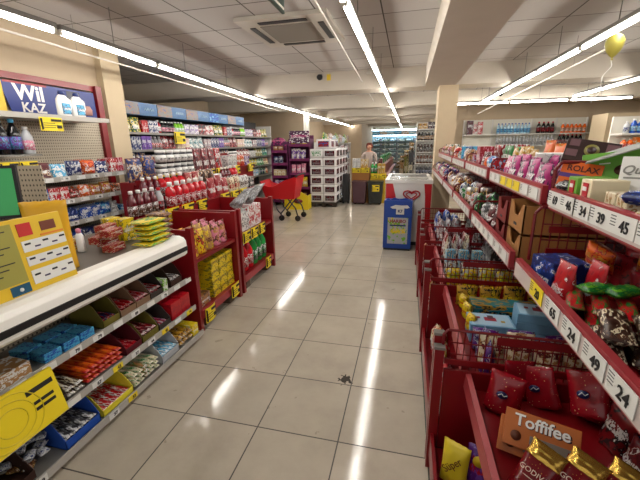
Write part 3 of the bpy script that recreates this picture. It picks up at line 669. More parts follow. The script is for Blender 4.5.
PG1, PG2 = 'on the upper step of the red gondola', 'on the lower step of the red gondola'
row('L', -2.76, 1.131, 3.1, 3.56, PG1, 'goods on the upper step', 'bag:navy:tan:.2,.1,.27*1 bag:navy:gold:blue:.2,.1,.27*1', 1, .05)
row('L', -2.78, 1.131, 3.62, 4.3, PG1, 'goods on the upper step', 'jar:charcoal:white:.13,.13,.16*6', 2, .02)
row('L', -2.78, 1.292, 3.62, 4.3, PG1, 'goods on the upper step', 'jar:charcoal:white:.13,.13,.16*6', 1, .02)
row('L', -2.78, 1.131, 4.34, 5.2, PG1, 'goods on the upper step', 'pouch:maroon:crimson:white:.17,.1,.34*3 pouch:red:maroon:.17,.1,.3*2', 2, .05)
row('L', -2.78, 1.131, 5.22, 6.05, PG1, 'goods on the upper step', 'carton:white:grey:.14,.12,.2*2 bag:red:gold:.16,.1,.2*2 carton:violet:white:.14,.1,.17*2 pouch:white:sky:.14,.1,.2*2', 2, .03)
row('L', -2.33, .846, 2.57, 3.1, PG2, 'goods on the lower step', 'bottle:maroon:brown:.085,.085,.27*4 bottle:silver:maroon:red:.08,.08,.26*4', 1, .02)
row('L', -2.33, .846, 3.12, 3.85, PG2, 'goods on the lower step', 'sauce:red:crimson:white:.11,.1,.29*6', 1, .02)
row('L', -2.33, .846, 3.87, 5.18, PG2, 'goods on the lower step', 'pouch:crimson:red:.16,.09,.26*3 bag:cream:brown:red:.16,.09,.22*2 bag:white:brown:.14,.09,.2*2 carton:charcoal:white:.14,.1,.18*2', 1, .05)
row('L', -2.55, .931, 3.0, 5.1, 'on the riser of the red gondola', 'goods on the riser', 'bottle:maroon:chocolate:white:.085,.085,.26*3 sauce:red:maroon:white:.11,.1,.27*4 pouch:crimson:cream:.16,.09,.25*2 bag:chocolate:tan:.15,.09,.24*2 jar:silver:red:.1,.1,.18*2', 1, .05)
for i in range(9):
    if i not in (4, 8): ytag((-2.285, 2.75+i*.27, .835), '+x', 'yellow promotion tag on the lower rail of the red gondola', .22, .13)
for i in range(12):
    if i not in (0, 3, 4, 9, 11): ytag((-2.73, 3.2+i*.27, 1.11), '+x', 'yellow promotion tag on the upper rail of the red gondola', .23, .13)

# ---- wall gondola with the blue header
WG = thing('wall_gondola', (-4.1, 7, 0), 'tall wall gondola with a blue header beyond the left pillar', 'gondola')
MB().box(-4.38, -4.34, 4.3, 9.9, 0, 2.1).build('back_panel', M_DARK, WG)
hb = MB().box(-4.2, -3.9, 4.3, 8.2, 1.95, 2.13).build('header', mat('header_blue', '245a8c', .4), WG)
cols = ['face', 'b', 'face', 'b', 'face', 'b', 'b2', 'b', 'face', 'b']
for i, c in enumerate(cols):
    ya = 4.32+i*.385
    if c == 'face':
        MB().box(-3.9, -3.893, ya, ya+.36, 1.955, 2.125).build('baby_photo', pack('grey', 'tan', 'blue', .5), hb)
    elif c == 'b2': MB().box(-3.9, -3.893, ya, ya+.36, 1.955, 2.125).build('blue_picture', pack('blue', 'sky', 'paleblue', .5), hb)
    else:
        mbp = MB()
        for k in range(4): mbp.bar((-3.89, ya+.08+k*.055, 2.02), (-3.89, ya+.11+k*.055, 2.06), .004, 4); mbp.bar((-3.89, ya+.11+k*.055, 2.06), (-3.89, ya+.13+k*.055, 2.02), .004, 4)
        mbp.build('white_script', mat('script_white', 'b9d4e4', .5), hb)
for z in (1.70, 1.45, 1.2, .95, .7):
    MB().box(-4.34, -3.88, 4.3, 9.9, z-.02, z).build('shelf', M_DARK, WG); MB().box(-3.88, -3.872, 4.3, 9.9, z-.03, z+.005).build('price_rail', M_STEEL, WG)
MB().box(-4.34, -3.88, 9.88, 9.9, .0, 2.0).build('side_panel', M_WHITE, WG)
PH = 'of the blue headed wall gondola'
row('L', -3.9, 1.701, 4.35, 9.8, 'on the top shelf '+PH, 'goods on the top shelf of the wall gondola',
    'pouch:darkgreen:yellow:.18,.1,.2*2 carton:red:crimson:.13,.1,.18*1 carton:navy:white:.11,.1,.18*2 bottle:crimson:white:.1,.1,.2*1 bottle:black:pink:.08,.08,.19*4 bottle:lime:white:.08,.08,.2*3 carton:white:violet:.14,.1,.17*3 carton:charcoal:red:.12,.1,.19*2 pouch:white:red:.17,.1,.2*2', 1, .04)
row('L', -3.9, 1.451, 4.35, 9.8, 'on the second shelf '+PH, 'goods on the second shelf of the wall gondola',
    'carton:navy:silver:.1,.1,.19*3 carton:violet:navy:.1,.1,.2*2 bottle:grey:red:.09,.09,.2*3 pouch:maroon:red:.17,.1,.21*2 carton:cream:pink:.12,.1,.18*3 pouch:white:teal:.16,.1,.2*3 carton:silver:crimson:.12,.1,.17*2', 1, .04)
row('L', -3.9, 1.201, 4.35, 9.8, 'on the third shelf '+PH, 'goods on the third shelf of the wall gondola',
    'pouch:navy:tan:.2,.1,.22*2 jar:charcoal:white:.12,.12,.16*3 pouch:crimson:white:.17,.1,.2*4 carton:white:grey:.16,.1,.15*2 pouch:olive:cream:.16,.1,.2*3 pouch:teal:lime:.16,.1,.2*2', 1, .04)
row('L', -3.9, .951, 6.0, 9.8, 'on the fourth shelf '+PH, 'goods on the fourth shelf of the wall gondola', 'pouch:cream:olive:red:.16,.1,.2*4 bag:yellow:teal:.17,.1,.19*3 pouch:green:white:.16,.1,.2*3', 1, .04)
row('L', -3.9, .701, 6.0, 9.8, 'on the lowest shelf '+PH, 'goods on the lowest shelf of the wall gondola', 'bag:navy:lime:.18,.1,.18*3 pouch:orange:cream:.16,.1,.2*3 carton:white:sky:.2,.1,.18*2', 1, .04)
ytag((-3.86, 5.55, 1.63), '+x', 'large yellow promotion tag on the top rail of the wall gondola', .3, .2)

# ================================================================== shopping cart
CX, CYY = -2.36, 6.75
K = thing('shopping_cart', (CX, CYY, 0), 'empty red plastic shopping cart standing in the aisle', 'shopping cart')
M_CART = mat('cart_red_plastic', 'c01a20', .35); M_CF = mat('cart_frame_grey', '3c3c40', .4, .4)
xa, xb_, za, zb = -2.82, -2.06, .50, .80
def cart_side(y, yt):
    mb = MB(); n = 12
    for i in range(n+1):
        t_ = i/n; xx0 = -2.74+t_*.58; xx1 = xa+t_*.74
        zt = .74-.05*math.sin(PI*min(1, t_*1.6))+.15*max(0, t_-.35)/.65
        if t_ < .08: zt = .78
        if 0 < i: mb.add([pb[0], pb[1], (xx1, yt, zt), (xx0, y, .45)], [(0, 1, 2, 3)])
        pb = ((xx0, y, .45), (xx1, yt, zt))
    return mb
for y, yt in ((CYY-.2, CYY-.27), (CYY+.2, CYY+.27)):
    o = cart_side(y, yt).build('basket_side', M_CART, K); md = o.modifiers.new('s', 'SOLIDIFY'); md.thickness = .012
MB().add([(-2.74, CYY-.2, .45), (-2.74, CYY+.2, .45), (xa, CYY+.27, .80), (xa, CYY-.27, .80)], [(0, 1, 2, 3)]).build('basket_front', M_CART, K).modifiers.new('s', 'SOLIDIFY').thickness = .012
MB().add([(-2.16, CYY-.2, .45), (-2.16, CYY+.2, .45), (-2.08, CYY+.27, .88), (-2.08, CYY-.27, .88)], [(0, 1, 2, 3)]).build('basket_back', M_CART, K).modifiers.new('s', 'SOLIDIFY').thickness = .012
MB().box(-2.74, -2.16, CYY-.2, CYY+.2, .44, .455).build('basket_floor', M_CART, K)
MB().path([(-2.08, CYY-.27, .88), (-2.05, CYY-.27, .92), (-2.05, CYY+.27, .92), (-2.08, CYY+.27, .88)], .014, 8).build('handle', M_DARK, K)
for s in (-1, 1):
    MB().path([(-2.62, CYY+s*.18, .44), (-2.5, CYY+s*.19, .2), (-2.42, CYY+s*.2, .12)], .014, 8).path([(-2.2, CYY+s*.18, .44), (-2.45, CYY+s*.2, .13)], .014, 8).path([(-2.28, CYY+s*.18, .44), (-2.12, CYY+s*.21, .26), (-2.08, CYY+s*.22, .12)], .014, 8).build('frame', M_CF, K)
    for xx in (-2.42, -2.08):
        wv = MB(); wv.bar((xx, CYY+s*.21-.012, .06), (xx, CYY+s*.21+.012, .06), .058, 14); wv.build('wheel', M_BLACK, K)
        MB().bar((xx, CYY+s*.21, .12), (xx, CYY+s*.21, .07), .018, 6).build('caster', M_CF, K)

# ================================================================== purple displays, yellow bin, paper pallet
def stand(x0, x1, y, h, label, round_top, specs, place, group):
    t = thing('cardboard_display', ((x0+x1)/2, y, 0), label, 'display stand')
    mp = mat('display_purple', '5e1a48', .6)
    for x in (x0, x1-.02): MB().box(x, x+.02, y, y+.38, 0, h-.18).build('side_wall', mp, t)
    MB().box(x0, x1, y+.36, y+.38, 0, h-.1).build('back_wall', mp, t)
    if round_top:
        c = (x0+x1)/2; r = (x1-x0)/2; pts = [(c+r*math.cos(PI*i/12), h-.2+.2*math.sin(PI*i/12)) for i in range(13)]
        MB().prism(pts, 'y', y+.02, y+.04).build('header', pack('plum', 'magenta', 'pink', .5), t)
    else: MB().box(x0+.02, x1-.02, y+.02, y+.04, h-.28, h).build('header', pack('plum', 'white', 'magenta', .5), t)
    for k, sp in enumerate(specs):
        z = .12+k*(h-.45)/(len(specs)-1 or 1) if len(specs) > 1 else .2
        MB().box(x0+.02, x1-.02, y+.01, y+.36, z-.02, z).build('shelf', mp, t); MB().box(x0+.02, x1-.02, y, y+.01, z-.03, z+.03).build('shelf_lip', mat('display_magenta', '6e1a50', .6), t)
        row('C', y+.012, z+.001, x0+.035, x1-.03, '%s of the %s' % (['on the floor tier', 'on the second tier', 'on the third tier', 'on the fourth tier', 'on the top tier'][k], place), group, sp, 1, .05)
stand(-3.26, -2.84, 8.25, 1.66, 'rounded purple cardboard display behind the shopping cart', True,
      ['bag:pink:white:.12,.1,.22', 'bag:violet:cream:.12,.1,.22', 'carton:cream:gold:.1,.1,.17', 'bag:navy:silver:.12,.1,.18', 'bag:tan:crimson:.13,.1,.2'], 'round topped purple display', 'goods in the rounded purple display')
stand(-2.8, -2.27, 8.25, 1.80, 'tall purple cardboard display beside the stacked paper packs', False,
      ['bag:gold:purple:.12,.1,.22', 'bag:yellow:gold:.13,.1,.24', 'pouch:pink:magenta:.12,.1,.24', 'pouch:violet:cream:.12,.1,.24', 'bag:yellow:black:.14,.1,.2 bag:charcoal:yellow:.12,.1,.16'], 'tall purple display', 'goods in the tall purple display')
t = thing('dump_bin', (-2.5, 7.8, 0), 'yellow cardboard bin with slanted side beside the cart', 'bin')
MB().prism([(-2.8, 0), (-2.22, 0), (-2.22, .33), (-2.78, .62)], 'y', 7.78, 7.8).box(-2.24, -2.22, 7.8, 8.1, 0, .33).box(-2.8, -2.78, 7.8, 8.1, 0, .6).build('walls', mat('bin_yellow', 'e2c81e', .5), t)
ov = MB().lathe([(.11, 0), (.11, .004)], 16, (0, 0, 0)).build('printed_oval', mat('logo_red', '7a1a20', .5), t); ov.data.transform(Matrix.Translation(Vector(t['_o']))); ov.rotation_euler.x = PI/2; ov.scale = (1, .5, 1); ov.location = Vector((-2.45, 7.779, .2))-Vector(t['_o'])
t = thing('pallet', (-1.95, 9.0, 0), 'low dark pallet under the stacked paper packs', 'pallet')
MB().box(-2.28, -1.62, 8.22, 9.92, .08, .11).build('deck', mat('pallet_dark', '3b332a', .8), t)
for x in (-2.26, -2.0, -1.74):
    for y in (8.24, 9.0, 9.75): MB().box(x, x+.1, y, y+.12, 0, .08).build('block', mat('pallet_dark', '3b332a', .8), t)
for ly in range(6):
    row('C', 8.23, .111+ly*.212, -2.28, -1.62, 'in the tall stack on the pallet', 'paper packs on the pallet', 'paper:white:maroon:grey:.32,.4,.21*2' if ly < 5 else 'paper:green:white:.32,.4,.21*1 paper:white:maroon:grey:.32,.4,.21*1', 4, .0, 1, False, .008)
for i in range(2): good('paper', ['white', 'crimson', 'blue'], (.36, .4, .22), (-1.95+.0*i, 8.3+i*.5, .111+6*.212), 0, 'lying on top of the paper stack', 'paper packs on the pallet')
t = thing('suitcase', (-1.5, 8.9, 0), 'black wheeled case standing beside the paper packs', 'suitcase')
MB().box(-1.58, -1.42, 8.8, 9.02, .05, .75).build('shell', M_DARK, t, bevel=.02); MB().path([(-1.55, 8.9, .75), (-1.55, 8.9, .98), (-1.45, 8.9, .98), (-1.45, 8.9, .75)], .008).build('handle', M_STEEL, t)
for x in (-1.56, -1.44): MB().bar((x, 8.82, .03), (x, 8.85, .03), .03, 10).build('wheel', M_BLACK, t)

# ---- two bins and promo island
for x0, x1, mc, lb in ((-1.32, -.97, '4c3038', 'mauve brown'), (-.93, -.56, '1e221f', 'dark green')):
    t = thing('waste_bin', ((x0+x1)/2, 8.75, 0), lb+' upright bin standing before the promotion island', 'bin')
    mb = MB(); c = (x0+x1)/2; w = (x1-x0)/2
    pr = [(w*.85, .03), (w*.9, .05), (w, .5)]
    mb.add([(c-w*.85, 8.72, .03), (c+w*.85, 8.72, .03), (c+w*.85, 8.98, .03), (c-w*.85, 8.98, .03), (c-w, 8.7, .55), (c+w, 8.7, .55), (c+w, 9.0, .55), (c-w, 9.0, .55)], [(0, 1, 2, 3), (4, 5, 6, 7), (0, 1, 5, 4), (1, 2, 6, 5), (2, 3, 7, 6), (3, 0, 4, 7)])
    mb.build('body', mat('bin_'+lb, mc, .4), t, bevel=.015)
    MB().box(c-w-.01, c+w+.01, 8.69, 9.01, .55, .58).build('rim', mat('bin_'+lb, mc, .4), t)
    for x in (c-w*.6, c+w*.6): MB().bar((x, 8.78, .03), (x, 8.82, .03), .03, 10).build('wheel', M_BLACK, t)
ytag((-.73, 8.68, .42), '-y', 'yellow promotion tag on the dark green bin', .18, .16)
IS = thing('promotion_island', (-.95, 9.3, 0), 'cardboard and crate island with yellow cards beyond the two bins', 'display')
MB().box(-1.38, -.93, 9.05, 9.4, 0, .88).build('left_stack', M_KRAFT, IS); MB().box(-.9, -.52, 9.05, 9.4, 0, .75).build('right_stack', mat('tray_yellow', 'c9a52c', .7), IS)
row('C', 9.05, .881, -1.37, -.94, 'on the left half of the island', 'goods on the island', 'carton:white:silver:.1,.08,.24*2 carton:gold:cream:.09,.08,.22*2', 2, .05)
row('C', 9.05, .751, -.9, -.52, 'on the right half of the island', 'goods on the island', 'bottle:green:darkgreen:.08,.08,.27*2 carton:gold:olive:.09,.08,.24*2', 2, .05)
for i in range(2): ytag((-1.27+i*.23, 9.03, .83), '-y', 'yellow promotion card on the left half of the island', .22, .12)
for i in range(2): ytag((-.8+i*.2, 9.03, .68), '-y', 'yellow promotion card on the right half of the island', .19, .1)
t = thing('red_low_shelving', (-.63, 12, 0), 'low red shelving running behind the island towards the fridges', 'shelving')
MB().box(-.78, -.56, 9.5, 14.9, .08, .95).build('body', M_RED, t); MB().box(-.56, -.49, 9.5, 14.9, .03, .09).build('foot_shelf', M_RAIL, t); MB().box(-.76, -.57, 9.5, 14.9, 0, .08).build('plinth', M_DARK, t)
for z in (.35, .65): MB().box(-.56, -.47, 9.5, 14.9, z, z+.02).build('shelf', M_RED, t)
row('R', -.77, .951, 9.6, 14.8, 'on the low red shelving', 'goods on the low red shelving', 'carton:maroon:brown:.14,.1,.14*2 pouch:white:tan:.14,.1,.16*1 carton:green:darkgreen:.16,.12,.2*1 carton:crimson:red:.13,.1,.12*2')

# ---- white gondola on the far left
def white_gondola(name, x0, x1, y0, y1, zs, h, label, side):
    t = thing(name, ((x0+x1)/2, y0, 0), label, 'shelving')
    if side == 'L': MB().box(x0, x0+.03, y0, y1, 0, h).build('back_panel', M_WHITE, t)
    elif side == 'C': MB().box(x0, x1, y1-.03, y1, 0, h).build('back_panel', M_WHITE, t)
    else: MB().box(x1-.03, x1, y0, y1, 0, h).build('back_panel', M_WHITE, t)
    for z in zs: MB().box(x0, x1, y0, y1, z-.025, z).build('shelf', M_WHITE, t)
    if side == 'C':
        for x in (x0-.02, x1): MB().box(x, x+.02, y0, y1, 0, h).build('upright', M_WHITE, t)
    else:
        for y in (y0-.02, y1): MB().box(x0, x1, y, y+.02, 0, h).build('upright', M_WHITE, t)
    return t
white_gondola('white_shelving', -2.75, -2.35, 10.3, 15, (.3, .6, .9, 1.2, 1.52), 1.54, 'white shelving beyond the stacked paper packs', 'L')
for z, nm, sp in ((1.521, 'top', 'pouch:green:yellow:.22,.12,.3*2 pouch:gold:green:.2,.12,.26*1 bag:white:crimson:.22,.12,.28*2 bag:paleblue:white:.2,.12,.24*3'), (1.201, 'second', 'pouch:white:crimson:.2,.12,.26*3 carton:maroon:white:.2,.12,.24*2 pouch:silver:navy:.18,.12,.24*2'),
                  (.901, 'third', 'pouch:navy:white:.2,.12,.25*3 carton:white:sky:.2,.12,.22*2'), (.601, 'fourth', 'pouch:crimson:white:.2,.12,.25*3 carton:white:navy:.2,.12,.22*2')):
    row('L', -2.36, z, 10.35, 14.9, 'on the %s shelf of the white shelving' % nm, 'goods on the far left white shelving', sp)

# ================================================================== back fridge wall
FW = thing('wall_fridge', (-.6, 25, 0), 'long lit open fridge wall at the very back of the store', 'fridge')
MB().box(-2.38, .98, 25.1, 25.29, 0, 2.3).build('back', mat('fridge_back', 'a9c4cc', .4), FW)
MB().box(-2.38, .98, 24.5, 25.1, 0, .35).build('base', mat('fridge_base', 'a8a49c', .4), FW); MB().box(-2.38, .98, 24.47, 24.5, .05, .22).build('kick_strip', M_BLACK, FW)
hd = MB().box(-2.38, .98, 24.5, 25.1, 1.98, 2.3).build('header', mat('fridge_header', '9db8c4', .4), FW)
for i in range(7): MB().box(-2.36+i*.475, -2.36+i*.475+.46, 24.49, 24.5, 2.0, 2.24).build('header_picture', pack(['sky', 'tan', 'paleblue'][i % 3], ['navy', 'white', 'teal'][i % 3], 'white', .5), hd)
MB().box(-2.3, .9, 24.55, 24.6, 1.93, 1.97).build('lamp', mat('fridge_lamp', 'd8f0ff', .4, emit=9), FW); MB().box(-2.38, .98, 24.48, 24.52, 2.28, 2.34).build('top_lamp', mat('fridge_lamp', 'd8f0ff', .4, emit=9), FW)
for z in (.7, 1.0, 1.3, 1.6): MB().box(-2.36, .96, 24.6, 25.1, z-.02, z).build('shelf', mat('fridge_shelf', 'c4d4d8', .4), FW)
for i in range(5): MB().box(-2.38+i*.835, -2.36+i*.835, 24.5, 25.1, .35, 1.98).build('divider', mat('fridge_shelf', 'c4d4d8', .4), FW)
for z in (.36, .701, 1.001, 1.301, 1.601): row('C', 24.62, z, -2.33, .93, 'in the back fridge wall', 'packs in the back fridge', 'tub:white:sky:.14,.14,.13*2 tub:paleblue:green:.14,.14,.16*1 carton:navy:white:.16,.1,.18*1 tub:cream:teal:.15,.15,.12*2 carton:darkgreen:white:.17,.1,.17*1')
t = thing('white_cooler', (.02, 16.2, 0), 'small white cooler standing at the back right', 'cooler')
MB().box(-.15, .2, 16, 16.5, 0, .8).build('body', M_WHITE, t, bevel=.02); MB().box(-.15, .2, 15.99, 16, .1, .25).build('vent', M_STEEL, t)
# far right white shelving and stepped dump stacks
white_gondola('white_shelving', .25, .92, 11.8, 12.15, (.15, .5, .85, 1.2, 1.55, 1.9), 2.1, 'tall white shelving behind the right pillar', 'C')
for z, sp in ((.151, 'bag:black:silver:.14,.1,.24'), (.501, 'bottle:charcoal:navy:.09,.09,.28'), (.851, 'bottle:brown:grey:.09,.09,.28'), (1.201, 'bottle:chocolate:charcoal:.09,.09,.28'), (1.551, 'bottle:black:tan:.09,.09,.28'), (1.901, 'carton:gold:brown:.14,.1,.16*2 carton:charcoal:maroon:.14,.1,.2*2')):
    row('C', 11.8, z, .27, .9, 'on the white shelving behind the right pillar', 'goods behind the right pillar', sp)
for k in range(4):
    tag(MB().box(.18-.15*(k+1), .18-.15*k, 11.9+k*.5, 12.3+k*.5, 0, 1.25-.22*k).build('crate_stack', pack(['charcoal', 'olive', 'tan', 'grey'][k], 'black', 'cream', .6), bevel=.01), '%s stepped crate stack left of the tall white shelving' % ['tallest', 'second tallest', 'third tallest', 'lowest'][k], 'crate', 'stepped crate stacks')
    zt = 1.25-.22*k
    for q in range(3): good('bag', [['black', 'gold'], ['olive', 'cream'], ['tan', 'black']][q], (.15, .1, .22), (.105-.15*k, 11.92+k*.5+q*.12, zt+.001), 0, 'on the stepped crate stacks', 'bags on the crate stacks')

# ================================================================== freezer, blue sweet stand
FZ = thing('chest_freezer', (.03, 5.8, 0), 'white and red chest freezer with a heart logo and glass lid', 'freezer')
M_FW = mat('freezer_white', 'd8d5d0', .3); M_FR = mat('freezer_red', 'b3161c', .3)
MB().box(-.29, .36, 5.2, 6.3, .06, .93).build('cabinet', M_FW, FZ, bevel=.01)
MB().box(-.27, .34, 5.24, 6.26, 0, .06).build('plinth', M_DARK, FZ)
rm = MB(); rm.box(-.3, .37, 5.19, 5.25, .93, .98).box(-.3, .37, 6.25, 6.31, .93, .98).box(-.3, -.25, 5.25, 6.25, .93, .98).box(.32, .37, 5.25, 6.25, .93, .98); rm.build('rim', M_WHITE, FZ)
MB().box(-.25, .32, 5.25, 6.25, .95, .965).build('glass_lid', M_GLASS, FZ); MB().box(-.25, .32, 5.25, 6.25, .925, .932).build('inside', mat('freezer_inside', '70706c', .4), FZ)
MB().box(-.25, .32, 5.55, 5.6, .965, .985).build('lid_handle', M_WHITE, FZ)
def arc(s): return [(-.29 if s < 0 else .36, .07), (-.29 if s < 0 else .36, .925)]+[((-.29+.1+.09*math.sin(a*.16)) if s < 0 else (.36-.07-.06*math.sin(a*.16)), .925-.855*a/10) for a in range(11)]
MB().prism([(-.285, .925), (-.19, .925), (-.145, .75), (-.11, .5), (-.08, .07), (-.285, .07)], 'y', 5.193, 5.199).build('red_sweep', M_FR, FZ)
MB().prism([(.355, .925), (.25, .925), (.27, .75), (.28, .5), (.29, .07), (.355, .07)], 'y', 5.193, 5.199).build('red_sweep', M_FR, FZ)
for sc, wd in ((.115, .011), (.07, .009)):
    pts = []
    for i in range(33):
        a = 2*PI*i/32; hx = 16*math.sin(a)**3/16; hz = (13*math.cos(a)-5*math.cos(2*a)-2*math.cos(3*a)-math.cos(4*a))/17
        pts.append((.08+sc*hx, 5.193, .76+sc*.8*hz))
    MB().path(pts, wd, 6).build('heart_logo', M_FR, FZ)
BS = thing('sweet_stand', (-.1, 5.0200, 0), 'blue floor stand of sweets before the chest freezer', 'display stand')
M_BL = mat('stand_blue', '0f3f96', .35)
MB().box(-.29, .1, 4.9200, 5.1400, .03, .72).build('box', M_BL, BS, bevel=.006); MB().box(-.28, .09, 4.9300, 5.1300, 0, .03).build('foot', M_DARK, BS)
MB().prism([(-.27, .72), (-.24, .75), (-.2, .73), (-.15, .76), (-.08, .74), (0, .755), (.07, .73), (.09, .72)], 'y', 4.9400, 4.9550).build('crown', M_BL, BS)
MB().prism([(-.2, .63), (-.13, .66), (-.05, .655), (.03, .66), (.06, .63), (.03, .615), (-.01, .62), (-.01, .53), (-.12, .53), (-.12, .61), (-.17, .61)], 'y', 4.9050, 4.9190).build('shirt_sign', M_TAG, BS)
text('₺7', .06, mat('sign_navy', '1a2f60', .5), BS, (-.065, 4.9030, .575), FX['-y'], 'lettering', .002) if False else text('K7', .055, mat('sign_navy', '1a2f60', .5), BS, (-.065, 4.9030, .575), FX['-y'], 'lettering', .002)
pn = MB().box(-.23, .05, 4.9140, 4.9190, .1, .48).build('picture_panel', pack('silver', 'lime', 'yellow', .4), BS)
text('HARIBO', .062, mat('brand_red', '8c2a3a', .5), BS, (-.09, 4.9110, .43), FX['-y'], 'lettering', .002)
MB().box(-.2, .02, 4.9125, 4.9140, .36, .38).build('print_line', mat('sign_navy', '1a2f60', .5), BS)

# ================================================================== RIGHT gondola
BAYS = [(.35, 1.40), (1.48, 2.38), (2.46, 3.36), (3.44, 4.34), (4.42, 6.3)]
ORD = ['nearest', 'second nearest', 'third nearest', 'fourth nearest', 'farthest']
def wire_div(y, x0, x1, z0, z1, step=.03, flat=True):
    mb = MB()
    x = x0
    while x <= x1+1e-6: mb.bar((x, y, z0), (x, y, z1), .0025, 5); x += step
    nz = max(2, int((z1-z0)/.05))
    for i in range(nz+1): mb.bar((x0, y, z0+(z1-z0)*i/nz), (x1, y, z0+(z1-z0)*i/nz), .003, 5)
    # rounded rod frame standing at the front corner
    mb.path([(x0-.03, y, z0-.02), (x0-.03, y, z1-.02), (x0-.012, y, z1+.004), (x1, y, z1+.004)], .006, 8)
    return mb
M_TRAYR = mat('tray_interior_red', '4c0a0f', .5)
for b, (ya, yb) in enumerate(BAYS):
    low = b < 4
    G = thing('red_gondola_bay', (.6, ya, 0), 'red wire gondola bay on the right, %s one' % ORD[b], 'gondola', 'red gondola bays on the right')
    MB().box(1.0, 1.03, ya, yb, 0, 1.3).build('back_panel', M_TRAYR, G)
    for z, xf, nm in ((1.27, .5, 'top_shelf'), (1.005, .42, 'middle_shelf')):
        sh = MB().box(xf+.006, 1.0, ya, yb, z-.012, z).build(nm, M_RED, G)
        MB().prism([(xf+.006, z-.005), (xf, z-.005), (xf, z+.066), (xf+.02, z+.066), (xf+.02, z)], 'y', ya, yb).build('rail', M_RAILR, sh)
        MB().box(xf-.002, xf, ya+.01, yb-.01, z+.0, z+.052).build('ticket_strip', mat('clear_strip', 'c0b2ae', .3), sh)
        if b: wire_div(yb+.02, xf+.04, .98, z+.01, z+.12 if b > 0 else z+.16).build('wire_divider', M_REDW, sh)
    if low:
        sh = MB().box(.306, 1.0, ya, yb, .46-.012, .46).build('lower_shelf', M_RED, G)
        MB().prism([(.306, .455), (.285, .47), (.29, .535), (.31, .54), (.32, .46)], 'y', ya, yb).build('rail', M_RAILR, sh)
        sh2 = MB().box(.18, 1.0, ya, yb, .1, .12).build('base_shelf', M_RED, G)
        MB().box(.165, .18, ya, yb, .08, .2).build('base_rail', M_RED, sh2)
        MB().box(.19, 1.0, ya+.03, yb-.03, 0, .1).build('plinth', M_DARK, G)
        # end panel and front posts at the far end of the bay
        MB().box(.2, 1.0, yb+.005, yb+.02, .12, .54).build('end_panel', M_RED, G)
        for yy, h in ((yb-.005, .64), (yb+.045, .68)):
            MB().box(.155, .195, yy, yy+.03, 0, h).build('post', M_RED, G); MB().box(.152, .198, yy-.003, yy+.033, h, h+.012).build('post_cap', M_STEEL, G)
        wd = MB().box(.2, .96, yb+.02, yb+.03, .56, .585).build('flat_bar', M_RED, G)
        wire_div(yb+.025, .22, .97, .50, .72, .028).build('wire_divider', M_REDW, G)
        MB().box(.4, .97, yb+.015, yb+.022, .68, .715).build('flat_bar', M_RED, G)
    for yy in (ya+.005,): MB().box(.94, 1.0, yy, yy+.05, 0, 1.3).build('upright', M_RED, G)
# large wire side of the nearest bay between the two upper shelves
t = thing('wire_side_panel', (.7, 1.42, 1.0), 'red wire side panel between the two upper tiers, beside the kraft boxes', 'wire panel')
wire_div(1.42, .50, .99, 1.08, 1.26, .03).build('wire_grid', M_REDW, t)
for z in (1.085, 1.17): MB().box(.52, .99, 1.412, 1.418, z, z+.025).build('flat_bar', M_RED, t)
t = thing('wire_end_frame', (.6, 1.42, 1.3), 'red bent rod frame standing at the orange box', 'wire frame')
MB().path([(.512, 1.42, 1.27), (.512, 1.42, 1.40), (.53, 1.42, 1.425), (.64, 1.42, 1.425)], .006, 8).path([(.55, 1.42, 1.27), (.55, 1.42, 1.37), (.57, 1.42, 1.385), (.68, 1.42, 1.385)], .005, 8).build('rod', M_REDW, t)

QA = 'on the top tier of the %s right bay'; QB = 'on the middle tier of the %s right bay'; QC = 'on the lower tier of the %s right bay'; QD = 'on the base of the %s right bay'
# --- price tags
for i, n_ in enumerate(['69', '46', '34', '39', '45']): wtag((.4965, [1.345, 1.24, 1.145, 1.045, .94][i], 1.304), '-x', n_, 'white price tag reading %s on the top right rail' % n_, .105, .05, 'price tags on the top right rail')
wtag((.4965, .83, 1.304), '-x', '', 'white price tag nearest the right edge on the top right rail', .105, .05, 'price tags on the top right rail')
for i, n_ in enumerate(['65', '24', '49', '24']): wtag((.4165, [1.02, .90, .785, .68][i], 1.037), '-x', n_, 'white price tag reading %s on the middle right rail, %s' % (n_, ['beside the yellow tag', 'the farther', 'third along', 'the nearer'][i]), .095, .05, 'price tags on the middle right rail')
wtag((.4165, 1.15, 1.037), '-x', '20', 'yellow price tag at the far end of the nearest middle right rail', .11, .05, 'price tags on the middle right rail', True)
for b in (1, 2, 3, 4):
    ya, yb = BAYS[b]; n_ = 7 if b < 4 else 10
    for i in range(n_):
        yy = ya+.08+i*.12
        wtag((.4965, yy, 1.298), '-x', '', '%s price tag on the top rail of the %s right bay' % ('yellow' if b == 1 and 1 < i < 5 else 'white', ORD[b]), .1, .042, 'price tags on the top right rails', b == 1 and 1 < i < 5)
        wtag((.4165, yy, 1.033), '-x', '', 'white price tag on the middle rail of the %s right bay' % ORD[b], .1, .042, 'price tags on the middle right rails')

